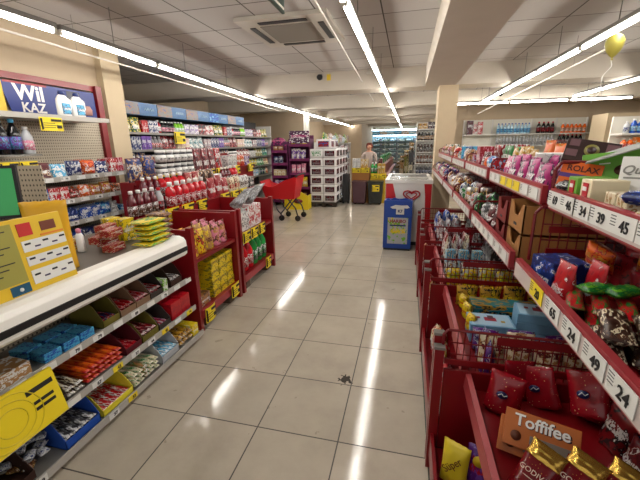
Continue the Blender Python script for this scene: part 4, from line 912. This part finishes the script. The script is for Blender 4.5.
# --- top tier, nearest bay: boxed chocolates
def printed_box(name, label, M, w, d, h, body, prints, cat='box'):
    t = thing(name, (0, 0, 0), label, cat); t.matrix_world = M; t['_o'] = (0, 0, 0)
    MB().box(-w/2, w/2, 0, d, 0, h).build('carton', body, t, bevel=.002)
    for kind, a in prints:
        if kind == 'text': text(a[0], a[1], a[2], t, a[3], FX['-y'] if len(a) < 5 else a[4], 'lettering', a[1]*.02, a[5] if len(a) > 5 else 0)
        elif kind == 'patch': MB().box(*a[0]).build('printed_patch', a[1], t, bevel=.0008)
        elif kind == 'disc':
            o = MB().lathe([(a[0], 0), (a[0], .0012)], 16, (0, 0, 0), 1, a[3] if len(a) > 3 else 1).build('printed_disc', a[2], t); o.location = a[1]; o.rotation_euler.x = PI/2
    return t
def MX(x, y, z, rz=0, rx=0, ry=0): return Matrix.Translation((x, y, z)) @ Matrix.Rotation(rz, 4, 'Z') @ Matrix.Rotation(rx, 4, 'X') @ Matrix.Rotation(ry, 4, 'Y')
mo = mat('box_orange', 'e8681e', .4); mpu = mat('band_purple', '5a3a88', .4); mbr = mat('lettering_brown', '5a2412', .5); mgr = mat('box_green', '6aa83c', .4)
mch = mat('choc_brown', '4a2a1c', .5); mgold = mat('foil_gold', 'c9a24a', .25, .8); mcr = mat('print_cream', 'ddd2b0', .5); mwh = mat('print_white', 'e6e6e2', .4); mrd = mat('print_red', 'b01828', .4)
printed_box('chocolate_box', 'orange chocolate box with purple band leaning on the top right tier', MX(.567, 1.385, 1.33, -.35, -.35, .16), .118, .03, .10, mo,
            [('patch', ((-.06, .06, -.0012, 0, .043, .058), mpu)), ('text', ('ROLAX', .028, mbr, (.003, -.002, .076))), ('text', ('TREND', .024, mbr, (.0, -.002, .022)))])
printed_box('chocolate_box', 'dark brown chocolate box with a gold seal above the orange box', MX(.70, 1.64, 1.41, -.25, -.5, .2), .18, .03, .10, mat('box_dark', '33201f', .4),
            [('disc', (.026, (-.0, -.001, .055), mat('seal_gold', '7a7434', .5))), ('disc', (.016, (-.0, -.0025, .055), mat('box_dark', '33201f', .4))), ('patch', ((-.085, -.045, -.001, 0, .02, .05), mat('petal', '6a4a50', .5))), ('patch', ((.045, .085, -.001, 0, .05, .09), mat('petal', '6a4a50', .5))), ('patch', ((-.08, -.045, -.001, 0, .065, .095), mat('petal', '6a4a50', .5)))])
for i in range(2):
    printed_box('chocolate_box', 'green box with chocolate picture %s' % ['beside the orange box on the top right tier', 'behind its twin under the grey lid'][i], MX(.665+.08*i, 1.37+.08*i, 1.355, -.4, -.3, -.15), .15, .03, .11, mgr,
                [('disc', (.022, (.03, -.001, .045), mch, .8)), ('disc', (.022, (.058, -.0022, .065), mch, .8)), ('disc', (.016, (-.055, -.001, .05), mch, .9)), ('patch', ((-.03, .0, -.001, 0, .07, .074), mwh))])
tag(MB().box(-.15, .15, 0, .16, 0, .004, 0, MX(.70, 1.30, 1.475, -.5, .1, -.38)).build('box_lid', mat('lid_grey', '8f918c', .6)), 'pale grey box lid lying slanted over the green boxes', 'lid')
tw = printed_box('gift_box', 'white box with script and almonds at the right edge', MX(.655, 1.18, 1.345, -.5, -.25, 0), .12, .05, .11, mwh,
            [('text', ('Quinta', .034, mat('script_grey', '8a8a84', .5), (-.01, -.002, .07), FX['-y'], .3)), ('patch', ((-.05, .05, -.001, 0, .045, .05), mat('script_grey', '8a8a84', .5))), ('disc', (.02, (.045, -.001, .085), mat('almond', 'b08a6a', .6), .7)), ('disc', (.02, (.03, -.001, .02), mat('almond', 'b08a6a', .6), .7))])
tag(MB().box(.78, .98, .84, 1.1, 1.284, 1.345).build('carton', mat('carton_kraft', '8d6a4a', .7)), 'brown carton supporting the white gift box', 'box') if False else None
for i, (yy, c) in enumerate(((1.315, 'l'), (1.235, 'g'), (1.155, 'c'))):
    pass
for i, yy in enumerate((1.30, 1.21)):
    t = thing('slim_gift_box', (.525, yy, 1.285), '%s slim box with red ribbon label on the top right rail' % ['green', 'beige'][i], 'box')
    MB().box(.525, .62, yy-.032, yy+.032, 1.272, 1.385).build('carton', [mgr, mcr][i], t, bevel=.002)
    MB().box(.522, .525, yy-.016, yy+.014, 1.285, 1.375).build('ribbon_label', mrd, t)
    for z in (1.352, 1.32, 1.298): MB().box(.5205, .522, yy-.012, yy+.01, z, z+.012).build('print_mark', mwh, t)
row('R', .52, 1.272, 1.02, 1.18, QA % 'nearest', 'boxes on the nearest top tier', 'carton:cream:tan:olive:.05,.1,.09*3', 1, .02)
for i in range(9):
    R = random.Random(i+40); good('bar', [['navy', 'blue'], ['cream', 'silver'], ['navy', 'gold'], ['cream', 'tan']][i % 4], (.055, .07, .035), (.555+R.random()*.05, .74+.03*i, 1.275+.034*(i % 3)), R.random()*5, 'in the loose sweets behind tag 45', 'loose sweets on the top tier')
for i in range(8):
    R = random.Random(i+80); good('bar', [['plum', 'charcoal'], ['charcoal', 'silver']][i % 2], (.05, .065, .03), (.56+R.random()*.03, 1.38-.03*(i % 2), 1.273+.02*(i//2)), R.random()*5, 'beside the rod frame of the top tier', 'dark sweets on the top tier')
row('R', .6, 1.272, .98, 1.4, QA % 'nearest', 'backing boxes on the nearest top tier', 'carton:maroon:brown:.13,.2,.06*3', 1, .02)
# --- top tier, farther bays
good('carton', ['white', 'white', 'silver'], (.16, .14, .17), (.66, 1.84, 1.272), -.25, QA % 'second nearest', 'top tier second bay')
for i in range(3): good('bag', ['white', 'silver', 'pink'], (.15, .09, .15), (.78+.03*i, 1.74+.14*i, 1.33 if i == 0 else 1.274), (.3, .2*i, -1.2), 'behind the white carton of the top tier', 'white bags top tier')
row('R', .52, 1.272, 1.62, 2.36, QA % 'second nearest', 'top tier second bay', 'pouch:magenta:plum:white:.13,.07,.15*4 pouch:magenta:pink:.13,.07,.16*1', 2, .12)
row('R', .70, 1.272, 2.0, 2.36, QA % 'second nearest', 'top tier second bay', 'pouch:orange:gold:brown:.12,.07,.21*3 pouch:brown:orange:.12,.07,.19*2', 1, .15)
row('R', .52, 1.272, 2.48, 3.34, QA % 'third nearest', 'top tier third bay', 'carton:red:sky:.09,.1,.12*1 bag:blue:sky:.12,.07,.13*1 bag:orange:red:.11,.07,.12*1 pouch:maroon:white:.12,.08,.14*1 carton:crimson:pink:.12,.1,.19*1 pouch:navy:silver:.12,.08,.14*1', 1, .2)
row('R', .66, 1.272, 2.48, 3.34, QA % 'third nearest', 'top tier third bay', 'pouch:gold:cream:.12,.07,.19*2 pouch:green:charcoal:.12,.07,.18*2 carton:crimson:white:.12,.1,.2*1 bag:cream:tan:.13,.07,.17*1', 2, .15)
row('R', .52, 1.272, 3.46, 4.32, QA % 'fourth nearest', 'top tier fourth bay', 'bag:tan:brown:.12,.08,.16*2 pouch:white:charcoal:.12,.07,.15*1 carton:sky:blue:.12,.09,.18*1 pouch:crimson:orange:.12,.07,.14*1 bag:teal:tan:.12,.07,.14*1', 2, .2)
row('R', .52, 1.272, 4.45, 6.25, QA % 'farthest', 'top tier farthest bay', 'bag:red:orange:.13,.09,.16*1 pouch:white:grey:.12,.08,.2*1 bag:tan:charcoal:.13,.09,.17*2 pouch:darkgreen:tan:.12,.07,.18*1 carton:maroon:pink:.12,.1,.14*1', 2, .25)

# --- middle tier
t = None
def bundle(cols, w, d, h, x, y, z, rx, ry, rz, place, group, kind='bar'): return good(kind, cols, (w, d, h), (x, y, z), (rx, ry, rz), place, group)
PB = QB % 'nearest'
good('carton', ['navy', 'blue', 'white'], (.12, .12, .11), (.46, 1.26, 1.006), -1.35, PB, 'middle tier nearest bay')
good('pouch', ['red', 'crimson', 'white'], (.08, .06, .14), (.455, 1.13, 1.006), -1.4, PB, 'middle tier nearest bay')
good('pouch', ['red', 'crimson', 'white'], (.08, .06, .14), (.53, 1.12, 1.006), -1.5, PB, 'middle tier nearest bay')
for i in range(3):
    for j in range(2): good('pouch', ['crimson', 'maroon', 'red'], (.11, .07, .14), (.66+.09*j, 1.33-.13*i, 1.006), -1.2+.2*i, 'at the back '+PB, 'middle tier nearest bay')
for i in range(3): good('bag', ['orange', 'red', 'gold'], (.09, .05, .09), (.60+.1*i, 1.24-.08*i, 1.09), (.5, .3, -1.0), 'lying over the red pouches', 'middle tier nearest bay')
for k in range(3):
    for j in range(2):
        o = bundle(['red', 'green', 'red'], .045, .17, .03, .445+.052*k+.02*j, .985-.03*k+.02*j, 1.008+.033*j, 0, 0, -.35, 'red bars in green tips row '+PB, 'red and green bars')
for k in range(2): bundle(['green', 'lime', 'darkgreen'], .05, .1, .03, .50+.06*k, 1.07-.02*k, 1.075, 0, 0, -1.3+.2*k, 'lying over the red bars', 'middle tier nearest bay')
for k in range(3):
    for j in range(2): good('sack', ['chocolate', 'cream', 'brown'], (.062, .16, .045), (.455+.067*k+.01*j, .80-.02*k, 1.008+.047*j), -.35, 'with hazelnut print '+PB, 'hazelnut packs middle tier')
row('R', .64, 1.006, .45, 1.02, 'at the back '+PB, 'middle tier nearest bay', 'carton:grey:silver:.16,.18,.07*1 pouch:crimson:green:.12,.06,.12*2', 1, .1)
# second bay: kraft crates
def crate(x, y, z, w, d, h, m, label, grp=None):
    t = thing('cardboard_crate', (x, y, z), label, 'crate', grp, rz=-PI/2); th = .005
    mb = MB(); mb.box(-w/2, w/2, 0, d, 0, th).box(-w/2, w/2, d-th, d, 0, h).box(-w/2, -w/2+th, 0, d, 0, h).box(w/2-th, w/2, 0, d, 0, h)
    mb.prism([(-w/2, 0), (w/2, 0), (w/2, h), (w/2-.03, h), (w*.12, h*.55), (-w*.12, h*.55), (-w/2+.03, h), (-w/2, h)], 'y', 0, th)
    mb.build('walls', m, t); MB().box(-w*.1, w*.1, -.001, 0, h*.2, h*.3).build('print', M_INK, t)
    return t
mred = mat('crate_red', '7c2320', .7)
for k in range(2):
    crate(.46, 1.61, 1.006+k*.125, .2, .3, .12, M_KRAFT, ['lower', 'upper'][k]+' brown cardboard crate in the second right bay', 'brown crates')
    crate(.46, 1.84, 1.006+k*.115, .17, .3, .11, mred, ['lower', 'upper'][k]+' dark red cardboard crate beside the brown crates', 'red crates')
    for q in range(3): good('bag', ['yellow', 'orange', 'white'], (.05, .04, .07), (.49+.05*q, 1.57+.03*q, 1.013+k*.125), -1.2, 'inside the brown cardboard crates', 'sweets in the crates')
row('R', .44, 1.006, 1.95, 2.36, QB % 'second nearest', 'middle tier second bay', 'pouch:maroon:chocolate:.12,.08,.16*2 bag:charcoal:silver:.12,.08,.15*1', 2, .2)
row('R', .44, 1.006, 2.48, 3.34, QB % 'third nearest', 'middle tier third bay', 'bag:charcoal:green:.12,.08,.15*1 bag:silver:red:.12,.08,.14*1 pouch:black:gold:.11,.07,.16*1 jar:tan:maroon:.09,.09,.15*1 pouch:maroon:tan:.12,.07,.16*1 carton:green:white:.1,.1,.12*1 bag:navy:white:.12,.08,.15*1', 2, .25)
row('R', .44, 1.006, 3.46, 4.32, QB % 'fourth nearest', 'middle tier fourth bay', 'bag:maroon:gold:.12,.08,.17*2 jar:tan:cream:.1,.1,.15*2 bag:silver:crimson:.12,.08,.15*2', 2, .25)
row('R', .44, 1.006, 4.45, 6.25, QB % 'farthest', 'middle tier farthest bay', 'bag:navy:crimson:.13,.08,.18*2 bag:red:violet:.13,.08,.17*1 pouch:orange:white:.12,.08,.16*1 bag:tan:silver:.13,.08,.16*2', 2, .25)

# --- lower tier, nearest bay
mtf = mat('toffee_orange', 'b8642a', .4); mrf = speck('pouch_red_gloss', '8c0d1c', 'd89a6a'); 
for i in range(2):
    printed_box('caramel_box', ['large orange caramel box with white lettering lying in the lower right tier', 'second orange caramel box beneath its twin'][i],
                MX(.46-.012*i, 1.04+.005*i, .515-.035*i, -.28, -.7, .03), .215, .02, .115, mtf,
                [('patch', ((-.105, .105, -.0012, 0, .004, .111), mat('toffee_face', 'b0622c', .4))), ('patch', ((-.03, .09, -.002, 0, .02, .048), mat('toffee_grey', '7a7068', .4))), ('disc', (.016, (-.07, -.0022, .035), mat('toffee_choc', '5a2a14', .5)))]+([('text', ('Toffifee', .053, mat('letter_brown', '3a1a10', .5), (.003, -.002, .083))), ('text', ('Toffifee', .0515, mwh, (.0, -.0032, .085)))] if i == 0 else []))
MPC = speck('pouch_crimson', '6c0d15', 'a8662c')
def gold_pouch(x, y, z, rz, rx, label, word=True):
    t = thing('gold_top_pouch', (x, y, z), label, 'pouch', 'gold topped pouches'); t['_o'] = (0, 0, 0); t.rotation_euler = (rx, .3, rz)
    pillow(.1, .05, .135, 'gp').build('pouch', MPC, t)
    o = pillow(.101, .05, .05, 'gt').build('foil_top', mgold, t); o.location = (0, .0, .115)
    sp = o.scale; o.scale = (1, .75, 1)
    if word: text('GODIVA', .021, mat('letter_pale', 'd8b8a8', .4), t, (-.008, -.004, .075), FX['-y'])
    MB().box(-.03, .02, -.0035, -.002, .055, .057).build('print_line', mat('letter_pale', 'd8b8a8', .4), t)
gold_pouch(.385, .915, .475, -.5, -.6, 'gold topped crimson pouch in front, before the orange caramel box')
gold_pouch(.49, .905, .475, -.5, -.6, 'gold topped crimson pouch, middle of the three')
gold_pouch(.59, .89, .475, -.5, -.6, 'gold topped crimson pouch, rightmost of the three')
def red_pouch(x, y, z, rz, rx, ry, label, w=.13, h=.16):
    t = thing('chocolate_pouch', (x, y, z), label, 'pouch', 'glossy red pouches'); t['_o'] = (0, 0, 0); t.rotation_euler = (rx, ry, rz)
    pillow(w, .05, h, 'rp').build('pouch', mrf, t)
    o = MB().lathe([(.02, 0), (.02, .002)], 14, (0, 0, 0), 1, .75).build('logo_disc', mat('logo_navy', '141c50', .4), t); o.location = (-.01, -.004, h*.5); o.rotation_euler.x = PI/2
    MB().path([(-.024, -.0065, h*.5-.004), (-.012, -.0065, h*.5+.006), (-.004, -.0065, h*.5-.003), (.006, -.0065, h*.5+.005)], .0014, 4).build('logo_script', mwh, t)
for k, a in enumerate([(.40, 1.26, .47, -.3, -.2, .1), (.49, 1.36, .47, .3, -.1, .1), (.57, 1.33, .47, -.5, -.1, -.35), (.69, 1.25, .52, -.55, -.35, -.3), (.80, 1.12, .47, -.7, -.2, -.1), (.88, 1.0, .47, -.8, -.2, .1), (.72, 1.3, .47, -.4, 0, .2)]):
    red_pouch(*a, '%s glossy red pouch with navy logo in the lower right tier' % ['leftmost', 'second from left', 'third from left', 'uppermost large', 'rear right', 'rightmost', 'rearmost'][k])
row('R', .7, .461, .5, 1.25, 'deep '+QC % 'nearest', 'lower tier nearest bay', 'pouch:maroon:darkred:.12,.08,.14*2 pouch:darkred:black:.12,.08,.14*1', 2, .2)
# lower tier second bay: cream pouches, game boxes
row('R', .36, .461, 1.5, 1.72, QC % 'second nearest', 'lower tier second bay', 'pouch:purple:navy:.1,.07,.16*2', 1, .2)
for i in range(4): good('pouch', ['cream', 'tan', 'maroon'], (.12, .07, .17), (.43+.12*i, 1.56, .461), (-.1, 0, 0), 'behind the wire divider', 'cream pouches in the second bay')
for i in range(3): good('bag', ['purple', 'silver', 'navy'], (.12, .08, .12), (.42+.17*i, 1.69, .461), .2*i-.2, 'lying before the blue game boxes', 'purple bags in the second bay')
for i, (x, y, n_) in enumerate(((.48, 1.80, 2), (.72, 1.86, 3))):
    for k in range(n_):
        printed_box('game_box', 'pale blue picture box in the %s stack, %s' % (['left', 'right'][i], ['bottom', 'middle' if n_ == 3 else 'top', 'top'][k]), MX(x, y, .462+.052*k, -.12*i, -0.0, 0), .22, .15, .05, mat('game_blue', '78a8c8', .35),
            [('patch', ((-.1, .1, .01, .14, .05, .0512), mat('game_pale', 'a9c8dc', .35))), ('patch', ((-.03, .03, .06, .1, .0512, .052), mat('game_red', '9a3040', .4))), ('patch', ((-.01, .02, .085, .12, .052, .0525), mat('game_brown', '5a4048', .4))), ('patch', ((.05, .07, .05, .07, .0512, .052), mat('game_gold', 'c0a040', .4))), ('patch', ((-.07, -.05, .08, .1, .0512, .052), mat('game_red', '9a3040', .4)))])
good('carton', ['teal', 'gold', 'black'], (.36, .12, .1), (.60, 2.06, .461), 0, QC % 'second nearest', 'lower tier second bay')
for i in range(3): good('bag', ['yellow', 'gold', 'red'], (.07, .05, .1), (.36, 1.86+.14*i, .49), -1.3, 'against the rail '+QC % 'second nearest', 'yellow bags by the rail')
for i in range(4): good('pouch', ['gold', 'black', 'yellow'], (.13, .06, .14), (.42+.14*i, 2.24, .461), 0, QC % 'second nearest', 'lower tier second bay')
# third bay: yellow and silver bags fanned out
for j in range(2):
    for i in range(5): good('bag', ['yellow', 'silver', 'lime'] if j == 0 else ['silver', 'charcoal', 'gold'], (.11, .06, .15), (.38+.115*i, 2.52+.14*j, .461), (-.15, 0, .25), QC % 'third nearest', 'fanned bags in the third bay')
for i in range(3): good('carton', ['sky', 'cream', 'navy'], (.07, .05, .2), (.38+.1*i, 2.84, .461), .2, QC % 'third nearest', 'lower tier third bay')
row('R', .66, .461, 2.84, 3.34, 'deep '+QC % 'third nearest', 'deep goods third bay', 'carton:charcoal:silver:.1,.1,.22*2 pouch:silver:navy:.12,.08,.24*1 pouch:maroon:black:.12,.08,.22*1', 2, .15)
row('R', .66, .461, 3.46, 4.3, 'deep '+QC % 'fourth nearest', 'deep goods fourth bay', 'pouch:charcoal:silver:.12,.08,.26*2 pouch:crimson:maroon:.12,.08,.27*2', 2, .2)
row('R', .33, .461, 2.95, 3.34, QC % 'third nearest', 'lower tier third bay', 'pouch:maroon:silver:.12,.07,.24*1 pouch:brown:cream:.12,.07,.24*1 pouch:crimson:white:.12,.07,.24*1', 3, .25)
row('R', .33, .461, 3.46, 4.3, QC % 'fourth nearest', 'lower tier fourth bay', 'pouch:maroon:silver:.12,.07,.24*2 bag:silver:crimson:.12,.07,.25*1 pouch:maroon:white:.12,.07,.24*2 bag:blue:silver:.13,.08,.26*1', 3, .3)
# base tier
for k, (x, y, c, w_) in enumerate(((.235, 1.2, ['yellow', 'orange', 'olive'], 'Süper'), (.345, 1.2, ['purple', 'violet', 'red'], ''))):
    t = thing('snack_bag', (x, y, .121), ['yellow bag with brown lettering standing low by the red end panel', 'purple bag with a yellow badge standing low by the red end panel'][k], 'bag'); t['_o'] = (0, 0, 0); t.rotation_euler = (-.1, 0, -.5 if k == 0 else -.2)
    pillow(.11, .05, .2, 'sb'+str(k), False).build('bag', mat('bag_lemon', 'dcc42a', .35, var=.2) if w_ else pack(*c), t)
    if w_: text(w_, .042, mbr, t, (0, -.012, .12), (PI/2, -.9, 0))
    else:
        o = MB().lathe([(.025, 0), (.025, .002)], 14).build('badge', mat('badge_yellow', 'd0b020', .5), t); o.location = (-.01, -.005, .15); o.rotation_euler.x = PI/2
for b in (1, 2, 3):
    ya, yb = BAYS[b]; row('R', .2, .121, ya+.05, yb-.02, QD % ORD[b], 'base tier goods on the right', 'bag:red:white:.14,.08,.22*2 bag:crimson:gold:.14,.08,.24*2 bag:cream:red:.13,.08,.2*1', 1, .15)
row('R', .2, .121, .4, 1.0, QD % 'nearest', 'base tier goods on the right', 'bag:maroon:red:.14,.08,.24*2', 1, .15)

# ================================================================== RIGHT BACK: bottle shelves
BT = thing('wall_shelving', (3.3, 12.0, 0), 'white wall shelving with bottles on the right back wall', 'shelving')
MB().box(1.65, 5.0, 12.15, 12.19, 1.0, 2.13).build('back_panel', mat('panel_cream', 'e0dccf', .5), BT)
for x in (1.65, 2.47, 3.55, 4.2, 4.98): MB().box(x-.015, x+.015, 12.1, 12.15, 1.0, 2.13).build('upright', M_WHITE, BT)
for z in (1.70, 1.36): MB().box(1.65, 5.0, 11.8, 12.15, z-.03, z).build('shelf', M_WHITE, BT)
for z, x0, x1, sp in ((1.701, 2.55, 3.5, 'bottle:paleblue:sky:blue:.085,.085,.3'), (1.701, 3.62, 4.15, 'bottle:black:maroon:red:.11,.11,.32'), (1.701, 4.25, 4.92, 'bottle:orange:tan:white:.1,.1,.27'),
                      (1.361, 2.55, 4.1, 'bottle:silver:grey:.085,.085,.28'), (1.361, 4.2, 4.92, 'bottle:black:grey:red:.1,.1,.3'), (1.701, 1.72, 2.3, 'carton:maroon:plum:.16,.12,.4*1 carton:white:red:.12,.12,.3*1 carton:red:white:.14,.12,.36*1')):
    row('C', 11.82, z, x0, x1, 'on the %s shelf of the right back wall' % ('upper' if z > 1.5 else 'lower'), 'bottles on the right back wall', sp)
BR = thing('wall_shelving', (4.4, 7.6, 0), 'white shelving with blue and orange bottles at the right edge', 'shelving')
MB().box(3.65, 5.4, 7.88, 7.92, .8, 1.9).build('back_panel', mat('panel_cream', 'e0dccf', .5), BR)
for z in (1.60, 1.33): MB().box(3.65, 5.4, 7.5, 7.88, z-.03, z).build('shelf', M_WHITE, BR)
MB().box(3.65, 5.4, 7.5, 7.9, 0, .8).build('base', M_WHITE, BR)
row('C', 7.52, 1.601, 3.7, 5.3, 'on the upper shelf at the right edge', 'bottles at the right edge', 'bottle:silver:navy:.09,.09,.2*1 bottle:blue:sky:.1,.1,.24*2 carton:gold:white:.14,.1,.2*1 bottle:white:sky:.09,.09,.22*1')
row('C', 7.52, 1.331, 3.7, 5.3, 'on the lower shelf at the right edge', 'bottles at the right edge', 'bottle:orange:red:.09,.09,.18*2 carton:orange:gold:.14,.1,.2*2')

# ================================================================== customer far back
def person(x, y, label):
    t = thing('person', (x, y, 0), label, 'person'); t['_o'] = (0, 0, 0)
    J = {'pelvis': (0, 0, .78, .115), 'waist': (0, 0, .92, .105), 'chest': (0, 0, 1.1, .13), 'neckb': (0, 0, 1.25, .06), 'neck': (0, -.01, 1.3, .042), 'head': (0, -.02, 1.385, .075), 'top': (0, -.01, 1.45, .06)}
    E_ = [('pelvis', 'waist'), ('waist', 'chest'), ('chest', 'neckb'), ('neckb', 'neck'), ('neck', 'head'), ('head', 'top')]
    for s, q in ((-1, 'l'), (1, 'r')):
        J['sh'+q] = (s*.16, 0, 1.2, .055); J['el'+q] = (s*.21, -.02, .98, .038); J['wr'+q] = (s*.17, -.2, .9, .026); J['ha'+q] = (s*.15, -.27, .9, .03)
        J['hip'+q] = (s*.08, 0, .72, .085); J['kn'+q] = (s*.09, -.01, .42, .055); J['an'+q] = (s*.09, .01, .07, .037); J['to'+q] = (s*.1, -.13, .035, .032)
        E_ += [('neckb', 'sh'+q), ('sh'+q, 'el'+q), ('el'+q, 'wr'+q), ('wr'+q, 'ha'+q), ('pelvis', 'hip'+q), ('hip'+q, 'kn'+q), ('kn'+q, 'an'+q), ('an'+q, 'to'+q)]
    ks = list(J); me = bpy.data.meshes.new('body'); me.from_pydata([J[k][:3] for k in ks], [(ks.index(a), ks.index(b_)) for a, b_ in E_], [])
    o = bpy.data.objects.new('body', me); COLL.objects.link(o); o.modifiers.new('k', 'SKIN'); sv = me.skin_vertices[0].data
    for i, k in enumerate(ks): sv[i].radius = (J[k][3], J[k][3]*(.8 if k in ('chest', 'waist', 'pelvis') else 1)); sv[i].use_root = k == 'pelvis'
    o.modifiers.new('u', 'SUBSURF').levels = 2; o.modifiers['u'].render_levels = 2
    bpy.context.view_layer.update(); m2 = bpy.data.meshes.new_from_object(o.evaluated_get(bpy.context.evaluated_depsgraph_get()))
    bpy.data.objects.remove(o); m2.materials.clear()
    for m_ in (mat('skin', 'c08a70', .6), mat('shirt_pale', 'b8a8a0', .8), mat('trousers_dark', '2a2c38', .8)): m2.materials.append(m_)
    for p in m2.polygons:
        c = p.center; p.use_smooth = True
        p.material_index = 2 if c.z < .82 else (1 if c.z < 1.26 and not (c.y < -.16 and c.z < .95) else 0)
    b_ = bpy.data.objects.new('body', m2); COLL.objects.link(b_); b_.parent = t
    MB().lathe([(.02, .10), (.07, .085), (.092, .04), (.095, -.02), (.075, -.07)], 16, (0, .038, 1.405), 1, .85).build('hair', mat('hair_auburn', '6a2c1c', .7), t)
    for s in (-1, 1): MB().lathe([(.004, -.006), (.009, 0), (.004, .006)], 8, (s*.03, -.098, 1.385)).build('eye', M_BLACK, t)
    MB().lathe([(.012, -.015), (.005, .018)], 6, (0, -.105, 1.365)).build('nose', mat('skin', 'c08a70', .6), t)
    for s in (-1, 1):
        for k in range(4): MB().path([(s*.15+(k-1.5)*.014, -.28, .9), (s*.15+(k-1.5)*.015, -.32-.006*(k in (1, 2)), .89), (s*.15+(k-1.5)*.015, -.335, .87)], .0065, 6).build('finger', mat('skin', 'c08a70', .6), t)
        MB().path([(s*.125, -.25, .9), (s*.11, -.285, .895)], .008, 6).build('thumb', mat('skin', 'c08a70', .6), t)
person(-1.04, 9.95, 'person with auburn hair and pale top standing behind the island')

finalize()
for o in bpy.data.objects:
    if '_o' in o: del o['_o']
